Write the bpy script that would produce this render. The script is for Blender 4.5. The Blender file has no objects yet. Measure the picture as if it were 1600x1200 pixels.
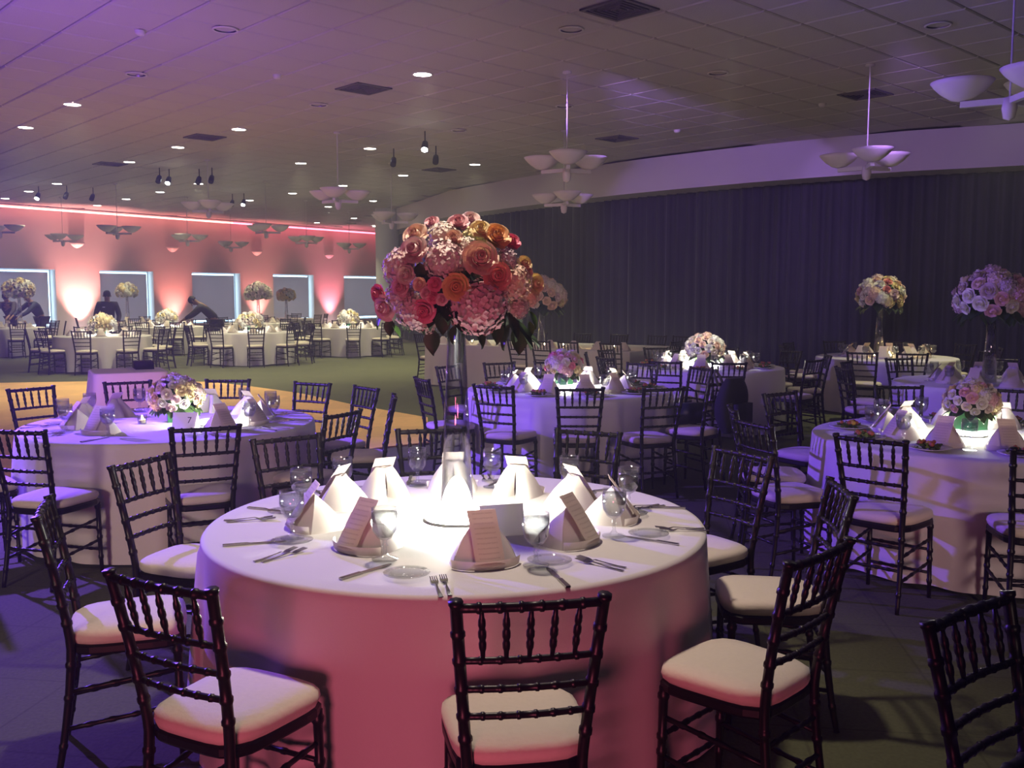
import bpy, bmesh, math, random
from mathutils import Vector, Matrix, Quaternion
R_ = random.Random(7)
PI = math.pi
C = bpy.context.scene.collection
SC = bpy.context.scene

# ------------------------------------------------------------------ camera
FPX = 1490.0; CAMH = 1.66; PITCH = math.atan(140 / 1490.0)
cam = bpy.data.objects.new('camera', bpy.data.cameras.new('camera'))
C.objects.link(cam)
cam.data.sensor_width = 36; cam.data.lens = 36 * FPX / 1600
cam.location = (0, 0, CAMH); cam.rotation_euler = (PI / 2 - PITCH, 0, 0)
cam.data.clip_end = 200
SC.camera = cam
SC.view_settings.view_transform = 'Standard'; SC.view_settings.look = 'None'
SC.view_settings.gamma = 1; SC.view_settings.use_curve_mapping = False
SC.view_settings.exposure = 0.0
SC.cycles.sample_clamp_indirect = 3.0
SC.cycles.max_bounces = 4; SC.cycles.diffuse_bounces = 2; SC.cycles.glossy_bounces = 2; SC.cycles.transmission_bounces = 4; SC.cycles.transparent_max_bounces = 12; SC.cycles.volume_bounces = 0
SC.cycles.caustics_reflective = False; SC.cycles.caustics_refractive = False
SC.cycles.use_denoising = True; SC.cycles.use_adaptive_sampling = True; SC.cycles.adaptive_threshold = .05

# ------------------------------------------------------------------ world
W = bpy.data.worlds.new('world'); SC.world = W; W.use_nodes = True
W.node_tree.nodes['Background'].inputs[0].default_value = (0.60, 0.52, 0.52, 1)
W.node_tree.nodes['Background'].inputs[1].default_value = 0.055

# thin air scatter, added to lift the blacks like veiling lens glare
veil = W.node_tree.nodes.new('ShaderNodeVolumeScatter'); veil.inputs['Density'].default_value = .0062; veil.inputs['Anisotropy'].default_value = .2
W.node_tree.links.new(veil.outputs[0], W.node_tree.nodes['World Output'].inputs['Volume'])
HC = 4.56            # ceiling height

def ray(u, v, z):
    """point on the plane at height z seen at photo position u, v (used once, to lay out the room)"""
    dx = (u - 800) / FPX; dy = -(v - 600) / FPX
    d = Vector((dx, math.cos(PITCH) + dy * math.sin(PITCH), -math.sin(PITCH) + dy * math.cos(PITCH)))
    t = (z - CAMH) / d.z
    return Vector((d.x * t, d.y * t, z))

def at(u, Z, z=0.0):
    """point at depth Z along the column u"""
    return Vector(((u - 800) / FPX * Z, Z, z))

# ------------------------------------------------------------------ lights of the event and added fills
def spot(name, loc, target, color, power, angle=60, blend=.6, radius=.08):
    l = bpy.data.lights.new(name, 'SPOT'); l.energy = power; l.color = color
    l.spot_size = math.radians(angle); l.spot_blend = blend; l.shadow_soft_size = radius
    o = bpy.data.objects.new(name, l); C.objects.link(o); o.location = loc
    d = Vector(target) - Vector(loc)
    o.rotation_euler = d.to_track_quat('-Z', 'Y').to_euler()
    return o
PURPLE = (0.20, 0.08, 1.0); PINK = (1.0, 0.22, 0.34); WARM = (1.0, 0.86, 0.62)
# purple event wash standing out of frame at the left, then two added for the bulkhead
spot('purple_wash_light', (-5.3, 7.7, 2.6), (-1.0, 6.6, .7), PURPLE, 2100, 105, .5, .05)
spot('purple_wash_light', (-5.5, 6.5, .4), (-6.6, 12.0, HC), (0.33, 0.13, 1.0), 900, 110, .9, .15)
spot('purple_wash_light', (.6, 11.6, 4.3), (3.9, 18.6, 2.65), (0.40, 0.20, 1.0), 900, 40, .25, .1)  # added lamp without a fixture, hung in view to tint the bulkhead
spot('purple_wash_light', (4.0, 10.2, 4.3), (7.2, 16.6, 2.75), (0.44, 0.22, .95), 460, 40, .25, .1)  # second added lamp for the right part of the bulkhead
# pink floor uplights behind the camera
spot('pink_wash_light', (-.9, -1.1, .35), (-.25, 3.4, .55), (1.0, 0.17, 0.28), 250, 52, .9, .45)
spot('pink_wash_light', (-3.5, 8.0, .3), (-2.5, 14.0, HC), (1.0, 0.35, 0.55), 140, 120, .9, .2)
spot('mauve_wash_light', (2.6, -2.6, 2.0), (2.5, 9.0, .9), (1.0, .68, .62), 560, 31, .6, .6)  # frontal fill behind the camera, added to lift the cloth fronts
spot('mauve_wash_light', (-3.4, -1.8, 2.0), (-2.7, 7.0, .8), (1.0, .72, .62), 700, 38, .6, .6)  # same added fill, for the front of the left table
# warm lamp hanging over the foreground table, above the picture
spot('house_light', (-.22, 3.9, 3.25), (-.22, 3.76, .7), (1.0, .82, .66), 195, 85, .7, .10)

# ------------------------------------------------------------------ materials
MATS = {}
def mat(name, col, rough=.6, metal=0, var=.12, scale=40, bump=0.0, sheen=0, spec=.5, coat=0, emis=None, estr=0):
    if name in MATS: return MATS[name]
    m = bpy.data.materials.new(name); m.use_nodes = True
    nt = m.node_tree; b = nt.nodes['Principled BSDF']
    b.inputs['Roughness'].default_value = rough; b.inputs['Metallic'].default_value = metal
    b.inputs['Specular IOR Level'].default_value = spec
    if sheen: b.inputs['Sheen Weight'].default_value = sheen
    if coat: b.inputs['Coat Weight'].default_value = coat
    c = (*col, 1)
    if var:
        tc = nt.nodes.new('ShaderNodeTexCoord')
        n = nt.nodes.new('ShaderNodeTexNoise'); n.inputs['Scale'].default_value = scale; n.inputs['Detail'].default_value = 4
        nt.links.new(tc.outputs['Object'], n.inputs['Vector'])
        r = nt.nodes.new('ShaderNodeMix'); r.data_type = 'RGBA'
        r.inputs['A'].default_value = (*[x * (1 - var) for x in col], 1)
        r.inputs['B'].default_value = (*[min(1, x * (1 + var)) for x in col], 1)
        nt.links.new(n.outputs['Fac'], r.inputs['Factor'])
        nt.links.new(r.outputs['Result'], b.inputs['Base Color'])
        if bump:
            bp = nt.nodes.new('ShaderNodeBump'); bp.inputs['Strength'].default_value = bump; bp.inputs['Distance'].default_value = .01
            nt.links.new(n.outputs['Fac'], bp.inputs['Height']); nt.links.new(bp.outputs['Normal'], b.inputs['Normal'])
    else:
        b.inputs['Base Color'].default_value = c
    if emis:
        b.inputs['Emission Color'].default_value = (*emis, 1); b.inputs['Emission Strength'].default_value = estr
    MATS[name] = m
    return m

def emit(name, col, s):
    return mat(name, (.8, .8, .8), .5, var=0, emis=col, estr=s)

def thin_glass(name, tint=(1, 1, 1), f=.10, rough=.02, bl=.25, mu=.6):
    if name in MATS: return MATS[name]
    m = bpy.data.materials.new(name); m.use_nodes = True; nt = m.node_tree
    nt.nodes.clear()
    o = nt.nodes.new('ShaderNodeOutputMaterial'); mx = nt.nodes.new('ShaderNodeMixShader')
    t = nt.nodes.new('ShaderNodeBsdfTransparent'); t.inputs[0].default_value = (*tint, 1)
    g = nt.nodes.new('ShaderNodeBsdfGlossy'); g.inputs['Roughness'].default_value = rough
    lw = nt.nodes.new('ShaderNodeLayerWeight'); lw.inputs[0].default_value = bl
    ad = nt.nodes.new('ShaderNodeMath'); ad.operation = 'MULTIPLY_ADD'; ad.inputs[1].default_value = mu; ad.inputs[2].default_value = f; ad.use_clamp = True
    nt.links.new(lw.outputs['Facing'], ad.inputs[0]); nt.links.new(ad.outputs[0], mx.inputs[0])
    nt.links.new(t.outputs[0], mx.inputs[1]); nt.links.new(g.outputs[0], mx.inputs[2]); nt.links.new(mx.outputs[0], o.inputs[0])
    MATS[name] = m; return m

def water_mat():
    m = bpy.data.materials.new('water'); m.use_nodes = True; nt = m.node_tree; nt.nodes.clear()
    o = nt.nodes.new('ShaderNodeOutputMaterial'); g = nt.nodes.new('ShaderNodeBsdfGlass')
    g.inputs['IOR'].default_value = 1.25; g.inputs['Roughness'].default_value = .02
    nt.links.new(g.outputs[0], o.inputs[0]); return m

WOOD = mat('mahogany', (.0095, .0055, .0058), .38, var=.3, scale=30, spec=.4)
IVORY = mat('ivory_cushion', (.78, .69, .58), .85, var=.05, scale=60, bump=.15, sheen=.3)
CLOTH = mat('white_cloth', (.74, .70, .69), .75, var=.03, scale=200, bump=.08, sheen=.25)
NAPK = mat('napkin_cloth', (.80, .72, .68), .7, var=.03, scale=120, sheen=.3)
WHITE = mat('white_paint', (.72, .69, .66), .5, var=.03)
PORC = mat('porcelain', (.75, .75, .72), .2, var=.02)
STEEL = mat('steel', (.42, .40, .38), .22, 1, var=.05)
GLASS = thin_glass('clear_glass', (.97, .98, .98), .06)
VGLASS = thin_glass('vase_glass', (.95, .96, .98), .075, .02, .34, .95)
WATER = thin_glass('water', (.90, .92, .93), .07)
LEAF = mat('leaf_green', (.045, .085, .03), .5, var=.35, scale=25)
LEAFB = mat('bright_leaf', (.10, .26, .05), .5, var=.3, scale=25)
DARKM = mat('dark_metal', (.03, .03, .032), .5, .4, var=.1)
BLACKC = mat('black_cloth', (.012, .013, .013), .8, var=.25, scale=50)

def translucent(m, fac, col):
    nt = m.node_tree; o = nt.nodes['Material Output']; b = nt.nodes['Principled BSDF']
    tr = nt.nodes.new('ShaderNodeBsdfTranslucent'); tr.inputs[0].default_value = (*col, 1); mx = nt.nodes.new('ShaderNodeMixShader'); mx.inputs[0].default_value = fac
    nt.links.new(b.outputs[0], mx.inputs[1]); nt.links.new(tr.outputs[0], mx.inputs[2]); nt.links.new(mx.outputs[0], o.inputs[0])
translucent(NAPK, .22, (.8, .7, .62))
# ------------------------------------------------------------------ mesh helpers
class MB:
    def __init__(s): s.v = []; s.f = []; s.mi = []; s.m = 0; s.sm = []; s.smooth = False
    def add(s, vs, fs):
        k = len(s.v); s.v += [tuple(p) for p in vs]
        for f in fs: s.f.append(tuple(i + k for i in f)); s.mi.append(s.m); s.sm.append(s.smooth)
        return s
    def box(s, c, d, rz=0, M=None):
        x, y, z = d[0] / 2, d[1] / 2, d[2] / 2
        vs = [Vector((a * x, b * y, e * z)) for e in (-1, 1) for b in (-1, 1) for a in (-1, 1)]
        q = Matrix.Rotation(rz, 3, 'Z')
        vs = [(q @ p) + Vector(c) for p in vs]
        if M: vs = [M @ p for p in vs]
        return s.add(vs, [(0, 2, 3, 1), (4, 5, 7, 6), (0, 1, 5, 4), (2, 6, 7, 3), (0, 4, 6, 2), (1, 3, 7, 5)])
    def tube(s, path, rad, n=8, cap=True):
        P = [Vector(p) for p in path]; m = len(P)
        if not hasattr(rad, '__len__'): rad = [rad] * m
        t0 = (P[1] - P[0]).normalized()
        a = t0.cross(Vector((0, 0, 1)))
        if a.length < .1: a = t0.cross(Vector((0, 1, 0)))
        a.normalize(); vs = []
        for i, p in enumerate(P):
            t = (P[min(i + 1, m - 1)] - P[max(i - 1, 0)]).normalized()
            a = (a - t * a.dot(t)).normalized(); b = t.cross(a)
            for k in range(n):
                w = 2 * PI * k / n; vs.append(p + (a * math.cos(w) + b * math.sin(w)) * rad[i])
        fs = [(i * n + k, i * n + (k + 1) % n, (i + 1) * n + (k + 1) % n, (i + 1) * n + k) for i in range(m - 1) for k in range(n)]
        if cap: fs += [tuple(range(n))[::-1], tuple((m - 1) * n + k for k in range(n))]
        return s.add(vs, fs)
    def lathe(s, prof, n=24, c=(0, 0, 0), cap0=False, cap1=False, M=None, a0=0, a1=2 * PI):
        full = abs(a1 - a0 - 2 * PI) < 1e-6; nn = n if full else n + 1
        vs = [Vector((c[0] + r * math.cos(a0 + (a1 - a0) * k / n), c[1] + r * math.sin(a0 + (a1 - a0) * k / n), c[2] + z)) for r, z in prof for k in range(nn)]
        if M: vs = [M @ p for p in vs]
        fs = []
        for i in range(len(prof) - 1):
            for k in range(n):
                k2 = (k + 1) % nn
                fs.append((i * nn + k, i * nn + k2, (i + 1) * nn + k2, (i + 1) * nn + k))
        if cap0: fs.append(tuple(range(nn))[::-1])
        if cap1: fs.append(tuple((len(prof) - 1) * nn + k for k in range(nn)))
        return s.add(vs, fs)
    def grid(s, fn, nu, nv):
        vs = [fn(i / nu, j / nv) for i in range(nu + 1) for j in range(nv + 1)]
        fs = [(i * (nv + 1) + j, (i + 1) * (nv + 1) + j, (i + 1) * (nv + 1) + j + 1, i * (nv + 1) + j + 1) for i in range(nu) for j in range(nv)]
        return s.add(vs, fs)
    def mesh(s, name, mats):
        me = bpy.data.meshes.new(name); me.from_pydata(s.v, [], s.f)
        if not isinstance(mats, (list, tuple)): mats = [mats]
        for m in mats: me.materials.append(m)
        me.polygons.foreach_set('material_index', s.mi); me.polygons.foreach_set('use_smooth', s.sm)
        me.update(); return me
    def build(s, name, mats, parent=None, loc=None, rz=0):
        return link(name, s.mesh(name, mats), parent, loc, rz)

def link(name, me, parent=None, loc=None, rz=0):
    o = bpy.data.objects.new(name, me); C.objects.link(o)
    if parent: o.parent = parent
    if loc is not None: o.location = loc
    if rz: o.rotation_euler = (0, 0, rz)
    return o
def tag(o, label, cat, group=None):
    o['label'] = label; o['category'] = cat
    if group: o['group'] = group
    return o
def thing(name, label, cat, loc=(0, 0, 0), rz=0, group=None):
    o = link(name, None, None, loc, rz); o.empty_display_size = .1
    return tag(o, label, cat, group)
def struct(o, label=None):
    o['kind'] = 'structure'
    if label: o['label'] = label
    return o
def S(): m = MB(); m.smooth = True; return m
def copy_tree(root, loc, rz, label=None, group=None):
    r = root.copy(); C.objects.link(r); r.location = loc; r.rotation_euler = (0, 0, rz)
    if label: r['label'] = label
    if group: r['group'] = group
    for ch in root.children:
        c = ch.copy(); C.objects.link(c); c.parent = r
        for g in ch.children:
            d = g.copy(); C.objects.link(d); d.parent = c
    return r
ORD = ['first', 'second', 'third', 'fourth', 'fifth', 'sixth', 'seventh', 'eighth', 'ninth', 'tenth', 'eleventh', 'twelfth', 'thirteenth', 'fourteenth', 'fifteenth', 'sixteenth', 'seventeenth', 'eighteenth', 'nineteenth', 'twentieth'] + ['twenty-' + q for q in ('first', 'second', 'third', 'fourth', 'fifth', 'sixth', 'seventh', 'eighth')]

# ================================================================== THE ROOM
# floor
def floor_mat():
    m = mat('carpet', (.098, .104, .050), .95, var=.35, scale=60, bump=.3)
    nt = m.node_tree; b = nt.nodes['Principled BSDF']
    src = b.inputs['Base Color'].links[0].from_socket
    tc = nt.nodes.new('ShaderNodeTexCoord'); mp = nt.nodes.new('ShaderNodeMapping'); mp.inputs['Rotation'].default_value = (0, 0, math.radians(8))
    br = nt.nodes.new('ShaderNodeTexBrick'); br.inputs['Scale'].default_value = 1; br.inputs['Mortar Size'].default_value = .006
    br.inputs['Brick Width'].default_value = .61; br.inputs['Row Height'].default_value = .61; br.offset = 0
    br.inputs['Color1'].default_value = (1, 1, 1, 1); br.inputs['Color2'].default_value = (.93, .93, .93, 1); br.inputs['Mortar'].default_value = (.72, .72, .72, 1)
    nt.links.new(tc.outputs['Object'], mp.inputs[0]); nt.links.new(mp.outputs[0], br.inputs['Vector'])
    mx = nt.nodes.new('ShaderNodeMix'); mx.data_type = 'RGBA'; mx.blend_type = 'MULTIPLY'; mx.inputs['Factor'].default_value = 1
    nt.links.new(src, mx.inputs['A']); nt.links.new(br.outputs['Color'], mx.inputs['B']); nt.links.new(mx.outputs['Result'], b.inputs['Base Color'])
    return m
struct(MB().box((-4, 24, -.05), (60, 60, .1)).build('floor', floor_mat()), 'dark olive green carpet of the banquet hall')

# dance floor
def parquet():
    m = mat('parquet', (.86, .50, .19), .45, var=.12, scale=14)
    nt = m.node_tree; b = nt.nodes['Principled BSDF']; src = b.inputs['Base Color'].links[0].from_socket
    tc = nt.nodes.new('ShaderNodeTexCoord'); ck = nt.nodes.new('ShaderNodeTexChecker'); ck.inputs['Scale'].default_value = 1.1
    ck.inputs['Color1'].default_value = (1, 1, 1, 1); ck.inputs['Color2'].default_value = (.9, .9, .9, 1)
    mx = nt.nodes.new('ShaderNodeMix'); mx.data_type = 'RGBA'; mx.blend_type = 'MULTIPLY'; mx.inputs['Factor'].default_value = 1
    nt.links.new(tc.outputs['Object'], ck.inputs['Vector'])
    nt.links.new(src, mx.inputs['A']); nt.links.new(ck.outputs['Color'], mx.inputs['B']); nt.links.new(mx.outputs['Result'], b.inputs['Base Color'])
    return m
pts = [ray(u, v, 0) for u, v in ((-260, 604), (150, 597), (330, 598), (392, 605), (470, 616), (552, 634), (668, 654), (672, 693), (597, 701), (300, 745), (-260, 790))]
n = len(pts)
d = MB().add([(p.x, p.y, 0) for p in pts] + [(p.x, p.y, .018) for p in pts],
             [tuple(range(n, 2 * n))[::-1]] + [(i, i + n, (i + 1) % n + n, (i + 1) % n) for i in range(n)])
dance = tag(d.build('dance_floor', parquet()), 'tan wooden dance floor laid on the green carpet', 'dance floor')
bm = bmesh.new(); bm.from_mesh(dance.data); bmesh.ops.recalc_face_normals(bm, faces=bm.faces); bm.to_mesh(dance.data); bm.free()

# bulkhead curve in plan, from ceiling edge
def ceil_pt(u, v): return ray(u, v, HC)
bul = [ceil_pt(u, v) for u, v in ((1600, 192), (1400, 206), (1200, 225), (1000, 249), (860, 270), (760, 287), (700, 299), (655, 314))]
bul = [(p.x, p.y) for p in bul]
d0 = Vector(bul[0]) - Vector(bul[1]); d0.normalize()
bul = [tuple(Vector(bul[0]) + d0 * 9)] + bul
d1 = (Vector(bul[-1]) - Vector(bul[-2])).normalized()
bul = bul + [tuple(Vector(bul[-1]) + d1 * 6)]
def catmull(P, per=10):
    P = [Vector(p) for p in P]; out = []
    for i in range(len(P) - 1):
        p0 = P[max(i - 1, 0)]; p1 = P[i]; p2 = P[i + 1]; p3 = P[min(i + 2, len(P) - 1)]
        for k in range(per):
            t = k / per
            out.append(.5 * ((2 * p1) + (p2 - p0) * t + (2 * p0 - 5 * p1 + 4 * p2 - p3) * t * t + (3 * p1 - p0 - 3 * p2 + p3) * t ** 3))
    out.append(P[-1]); return out
bc = catmull(bul, 6)
def offset(poly, dist):
    out = []
    for i, p in enumerate(poly):
        t = (poly[min(i + 1, len(poly) - 1)] - poly[max(i - 1, 0)]).normalized()
        nrm = Vector((-t.y, t.x))
        if nrm.dot(p) < 0: nrm = -nrm
        out.append(p + nrm * dist)
    return out
BULM = mat('bulkhead_paint', (.62, .58, .60), .7, var=.03, scale=3)
BZ = 3.85
bk = offset(bc, 1.0)
m = S(); nb = len(bc)
vs = [(p.x, p.y, HC) for p in bc] + [(p.x, p.y, BZ) for p in bc] + [(p.x, p.y, BZ) for p in bk] + [(p.x, p.y, HC) for p in bk]
m.smooth = False
m.add(vs, [(r * nb + i, r * nb + i + 1, ((r + 1) % 4) * nb + i + 1, ((r + 1) % 4) * nb + i) for r in range(4) for i in range(nb - 1)])
struct(m.build('trim_1', BULM), 'pale curved bulkhead dropping from the ceiling above the dark curtain')

# wall behind the curtain
wk = offset(bc, 1.15)
m = MB(); vs = [(p.x, p.y, 0) for p in wk] + [(p.x, p.y, HC) for p in wk]
m.add(vs, [(i, i + 1, nb + i + 1, nb + i) for i in range(nb - 1)])
struct(m.build('wall_right', mat('dark_wall', (.05, .05, .055), .9)), 'dark wall behind the curtain')

# curtain: continuous pleats
def resample(poly, step):
    out = [poly[0]]; acc = 0
    for a, b in zip(poly[:-1], poly[1:]):
        L = (b - a).length; t = step - acc
        while t <= L:
            out.append(a + (b - a) * (t / L)); t += step
        acc = (L - (t - step))
    return out
cl = resample(offset(bc, .78), .034)
nc = len(cl); m = S(); rows = [0.03, 1.2, 2.4, 3.6, BZ + .02]; vs = []
for j, z in enumerate(rows):
    k = .085 + .02 * (1 - j / 4)
    for i, p in enumerate(cl):
        t = (cl[min(i + 1, nc - 1)] - cl[max(i - 1, 0)]).normalized(); nr = Vector((-t.y, t.x))
        ph = i * .034 / .27 * 2 * PI + .6 * math.sin(i * .034 * .9)
        w = math.sin(ph) + .28 * math.sin(2.3 * ph + 1)
        q = p + nr * w * k * (.75 + .25 * math.sin(i * .013))
        vs.append((q.x, q.y, z + (.012 * math.sin(ph * 1.0) if j == 4 else 0)))
m.add(vs, [(j * nc + i, j * nc + i + 1, (j + 1) * nc + i + 1, (j + 1) * nc + i) for j in range(4) for i in range(nc - 1)])
CURT = mat('curtain_cloth', (.034, .036, .044), .75, var=.2, scale=4, sheen=.2)
tag(m.build('curtain', CURT), 'floor-length dark navy pleated curtain hanging below the curved bulkhead', 'curtain')

# far wall with windows, seen obliquely on the left
WA = Vector((-16.6, 30.9)); WB = Vector((-6.4, 45.0)); wd = (WB - WA).normalized(); wn = Vector((wd.y, -wd.x))  # wn points to the room
if wn.dot(-WA) < 0: wn = -wn
def wall_s(u):
    k = (u - 800) / FPX
    return (k * WA.y - WA.x) / (wd.x - k * wd.y)
FW = mat('far_wall_paint', (.66, .60, .57), .8, var=.04, scale=2)
SILL, HEAD, DEP = .55, 2.50, .42
wins = [(wall_s(-40), wall_s(91)), (wall_s(160), wall_s(243)), (wall_s(303), wall_s(378)), (wall_s(429), wall_s(492)), (wall_s(539), wall_s(606))]
s0, s1 = wall_s(-330) - 10, wall_s(760)
def wp(s, z, dp=0): q = WA + wd * s - wn * dp; return (q.x, q.y, z)
m = MB()
def wq(a, b, z0, z1): m.add([wp(a, z0), wp(b, z0), wp(b, z1), wp(a, z1)], [(0, 1, 2, 3)])
edges = [s0] + [e for w in wins for e in w] + [s1]
for i in range(0, len(edges), 2): wq(edges[i], edges[i + 1], 0, HC)
for a, b in wins: wq(a, b, 0, SILL); wq(a, b, HEAD, HC)
for a, b in wins:
    for (p, q) in (((a, SILL), (b, SILL)), ((b, SILL), (b, HEAD)), ((b, HEAD), (a, HEAD)), ((a, HEAD), (a, SILL))):
        m.add([wp(p[0], p[1]), wp(q[0], q[1]), wp(q[0], q[1], DEP), wp(p[0], p[1], DEP)], [(0, 1, 2, 3)])
struct(m.build('wall_left', FW), 'long pale wall with five windows washed in pink light')
def shade_mat():
    m = mat('window_shade', (.42, .42, .46), .9, var=.05, scale=5); nt = m.node_tree
    o = nt.nodes['Material Output']; b = nt.nodes['Principled BSDF']; tr = nt.nodes.new('ShaderNodeBsdfTranslucent'); tr.inputs[0].default_value = (.62, .50, .50, 1)
    mx = nt.nodes.new('ShaderNodeMixShader'); mx.inputs[0].default_value = .35
    nt.links.new(b.outputs[0], mx.inputs[1]); nt.links.new(tr.outputs[0], mx.inputs[2]); nt.links.new(mx.outputs[0], o.inputs[0]); return m
SHADE = shade_mat()
DAY = emit('daylight_glass', (.50, .80, 1.0), 4.2)
FRAME = mat('window_frame', (.5, .52, .55), .5)
for i, (a, b) in enumerate(wins):
    w = struct(link('window_%d' % (i + 1), None, None, wp((a + b) / 2, SILL)))
    w['label'] = 'window with a lowered grey shade and blue daylight at its edges, %s from left' % ORD[i]
    off = Vector(wp((a + b) / 2, SILL))
    def loc(s, z, dp): return Vector(wp(s, z, dp)) - off
    g = MB().add([loc(a, SILL, DEP - .01), loc(b, SILL, DEP - .01), loc(b, HEAD, DEP - .01), loc(a, HEAD, DEP - .01)], [(0, 1, 2, 3)])
    g.build('pane', DAY, w)
    sh = MB(); A, B, Z0, Z1 = a + .02, b - .16, SILL + .10, HEAD - .09
    q = [loc(A, Z0, .20), loc(B, Z0, .20), loc(B, Z1, .20), loc(A, Z1, .20), loc(A, Z0, .23), loc(B, Z0, .23), loc(B, Z1, .23), loc(A, Z1, .23)]
    sh.add(q, [(0, 1, 2, 3), (7, 6, 5, 4), (0, 4, 5, 1), (1, 5, 6, 2), (2, 6, 7, 3), (3, 7, 4, 0)])
    sh.build('shade', SHADE, w)
    fr = MB()
    for (p0, p1) in (((a, SILL), (b, SILL)), ((b, SILL), (b, HEAD)), ((b, HEAD), (a, HEAD)), ((a, HEAD), (a, SILL))):
        fr.tube([loc(p0[0], p0[1], DEP - .05), loc(p1[0], p1[1], DEP - .05)], .035, 4)
    fr.build('window_frame', FRAME, w)
mid = []
for i in range(5):
    mid.append((wins[i][1] + (wins[i + 1][0] if i < 4 else wins[i][1] + 2.2)) / 2)
# baseboard
q = MB(); n_ = 2
q.add([wp(s0, 0, -.02), wp(s1, 0, -.02), wp(s1, .14, -.02), wp(s0, .14, -.02), wp(s0, .14, 0), wp(s1, .14, 0)], [(0, 1, 2, 3), (3, 2, 5, 4)])
struct(q.build('baseboard_left', WHITE))
# ceiling: T-bar grid with lay-in tiles
CEILM = mat('ceiling_bar', (.50, .48, .46), .6, var=.05)
struct(MB().box((-4, 24, HC + .09), (60, 62, .1)).build('ceiling', CEILM), 'dropped ceiling of square tiles over the hall')
ceil = bpy.data.objects['ceiling']
TILE = mat('ceiling_tile', (.56, .53, .50), .9, var=.10, scale=70, bump=.4)
TS = .72; ga = math.radians(42.8); gx = Vector((math.cos(ga), math.sin(ga))); gy = Vector((-gx.y, gx.x)); g0 = Vector((1.09, 10.68)) + (gx + gy) * (TS / 2)
tm = MB(); hw = TS / 2 - .009
tm.add([(-hw, -hw, .04), (hw, -hw, .04), (hw, hw, .04), (-hw, hw, .04), (-hw, -hw, .012), (hw, -hw, .012), (hw, hw, .012), (-hw, hw, .012), (-hw + .015, -hw + .015, 0), (hw - .015, -hw + .015, 0), (hw - .015, hw - .015, 0), (-hw + .015, hw - .015, 0)],
       [(0, 1, 2, 3), (0, 4, 5, 1), (1, 5, 6, 2), (2, 6, 7, 3), (3, 7, 4, 0), (4, 8, 9, 5), (5, 9, 10, 6), (6, 10, 11, 7), (7, 11, 8, 4), (11, 10, 9, 8)])
tile_me = tm.mesh('ceiling_tile', TILE)
cells = []
for i in range(-60, 61):
    for j in range(-60, 61):
        p = g0 + gx * (i * TS) + gy * (j * TS)
        if p.y < 6.5 or p.y > 50 or abs(p.x) > p.y * .62 + 1.5: continue
        if (p - WA).dot(wn) < .4: continue
        jj = min(range(nb), key=lambda k: (bc[k] - p).length)
        t = (bc[min(jj + 1, nb - 1)] - bc[max(jj - 1, 0)]).normalized(); nr = Vector((-t.y, t.x))
        if nr.dot(bc[jj]) < 0: nr = -nr
        if (p - bc[jj]).dot(nr) > -.1: continue
        cells.append(p)
def infr(p): u = 800 + FPX * p.x / (p.y * math.cos(PITCH) - 2.9 * math.sin(PITCH)); return -40 < u < 1640 and p.y > 9.1
cells.sort(key=lambda p: (not infr(p), p.length))
for p in cells[:300]:
    t = link('ceiling_tile', tile_me, ceil, (p.x, p.y, HC), ga)
rest = MB()
for p in cells[300:]:
    q = Matrix.Rotation(ga, 3, 'Z')
    rest.add([(q @ Vector(v)) + Vector((p.x, p.y, HC)) for v in tm.v], tm.f)
o = rest.build('ceiling_tile_field', TILE, ceil); o['kind'] = 'stuff'

# column
cp = at(607, 33)
m = S(); m.lathe([(.40, 0), (.40, HC)], 32)
COLM = mat('column_paint', (.55, .55, .55), .7, var=.03)
o = struct(m.build('trim_2', COLM, None, cp), 'round grey column near the far wall')

# ================================================================== CEILING FIXTURES
LENS = emit('downlight_lens', (1.0, .93, .78), 26)
lit = [(660, 116), (113, 163), (40, 199), (373, 202), (278, 230), (578, 232), (202, 253), (470, 255), (742, 257), (882, 233), (630, 274), (89, 287), (45, 299), (310, 287), (250, 300), (536, 290), (457, 302), (583, 314), (197, 311), (8, 310), (152, 321), (390, 313), (513, 323), (495, 348), (553, 341), (586, 354), (1592, 110)]
ring = S().lathe([(.118, .004), (.118, -.008), (.138, -.006), (.142, .004)], 28).mesh('ring', WHITE)
lens = S().lathe([(0.0, -.004), (.118, -.004)], 28).mesh('lens', LENS)
lit.sort(key=lambda q: q[1])
for k, (u, v) in enumerate(lit):
    p = ceil_pt(u, v)
    t = thing('downlight', 'lit round ceiling downlight, %s nearest the camera of the lit ones' % ORD[k], 'ceiling light', p, 0, 'lit downlights in the ceiling')
    q_ = link('trim_ring', ring, t); link('lens', lens, q_)
    if p.y < 40:
        sp = spot('downlight_lamp', (p.x, p.y, HC - .03), (p.x, p.y, 0), (1.0, .93, .55), 430, 95, .7, .1)
canm = S().lathe([(0.0, .06), (.10, .055), (.118, -.002)], 24).mesh('reflector', mat('dull_reflector', (.16, .15, .17), .3, .8))
for k, (u, v) in enumerate([(352, 45), (893, 45), (1466, 38), (213, 115), (498, 163), (882, 165), (1122, 113), (717, 203)]):
    p = ceil_pt(u, v)
    t = thing('downlight', 'dark unlit round ceiling downlight, %s nearest the camera of the unlit ones' % ORD[k], 'ceiling light', (p.x, p.y, HC - .012), 0, 'unlit downlights in the ceiling')
    q_ = link('trim_ring', ring, t); link('reflector', canm, q_)
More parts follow.
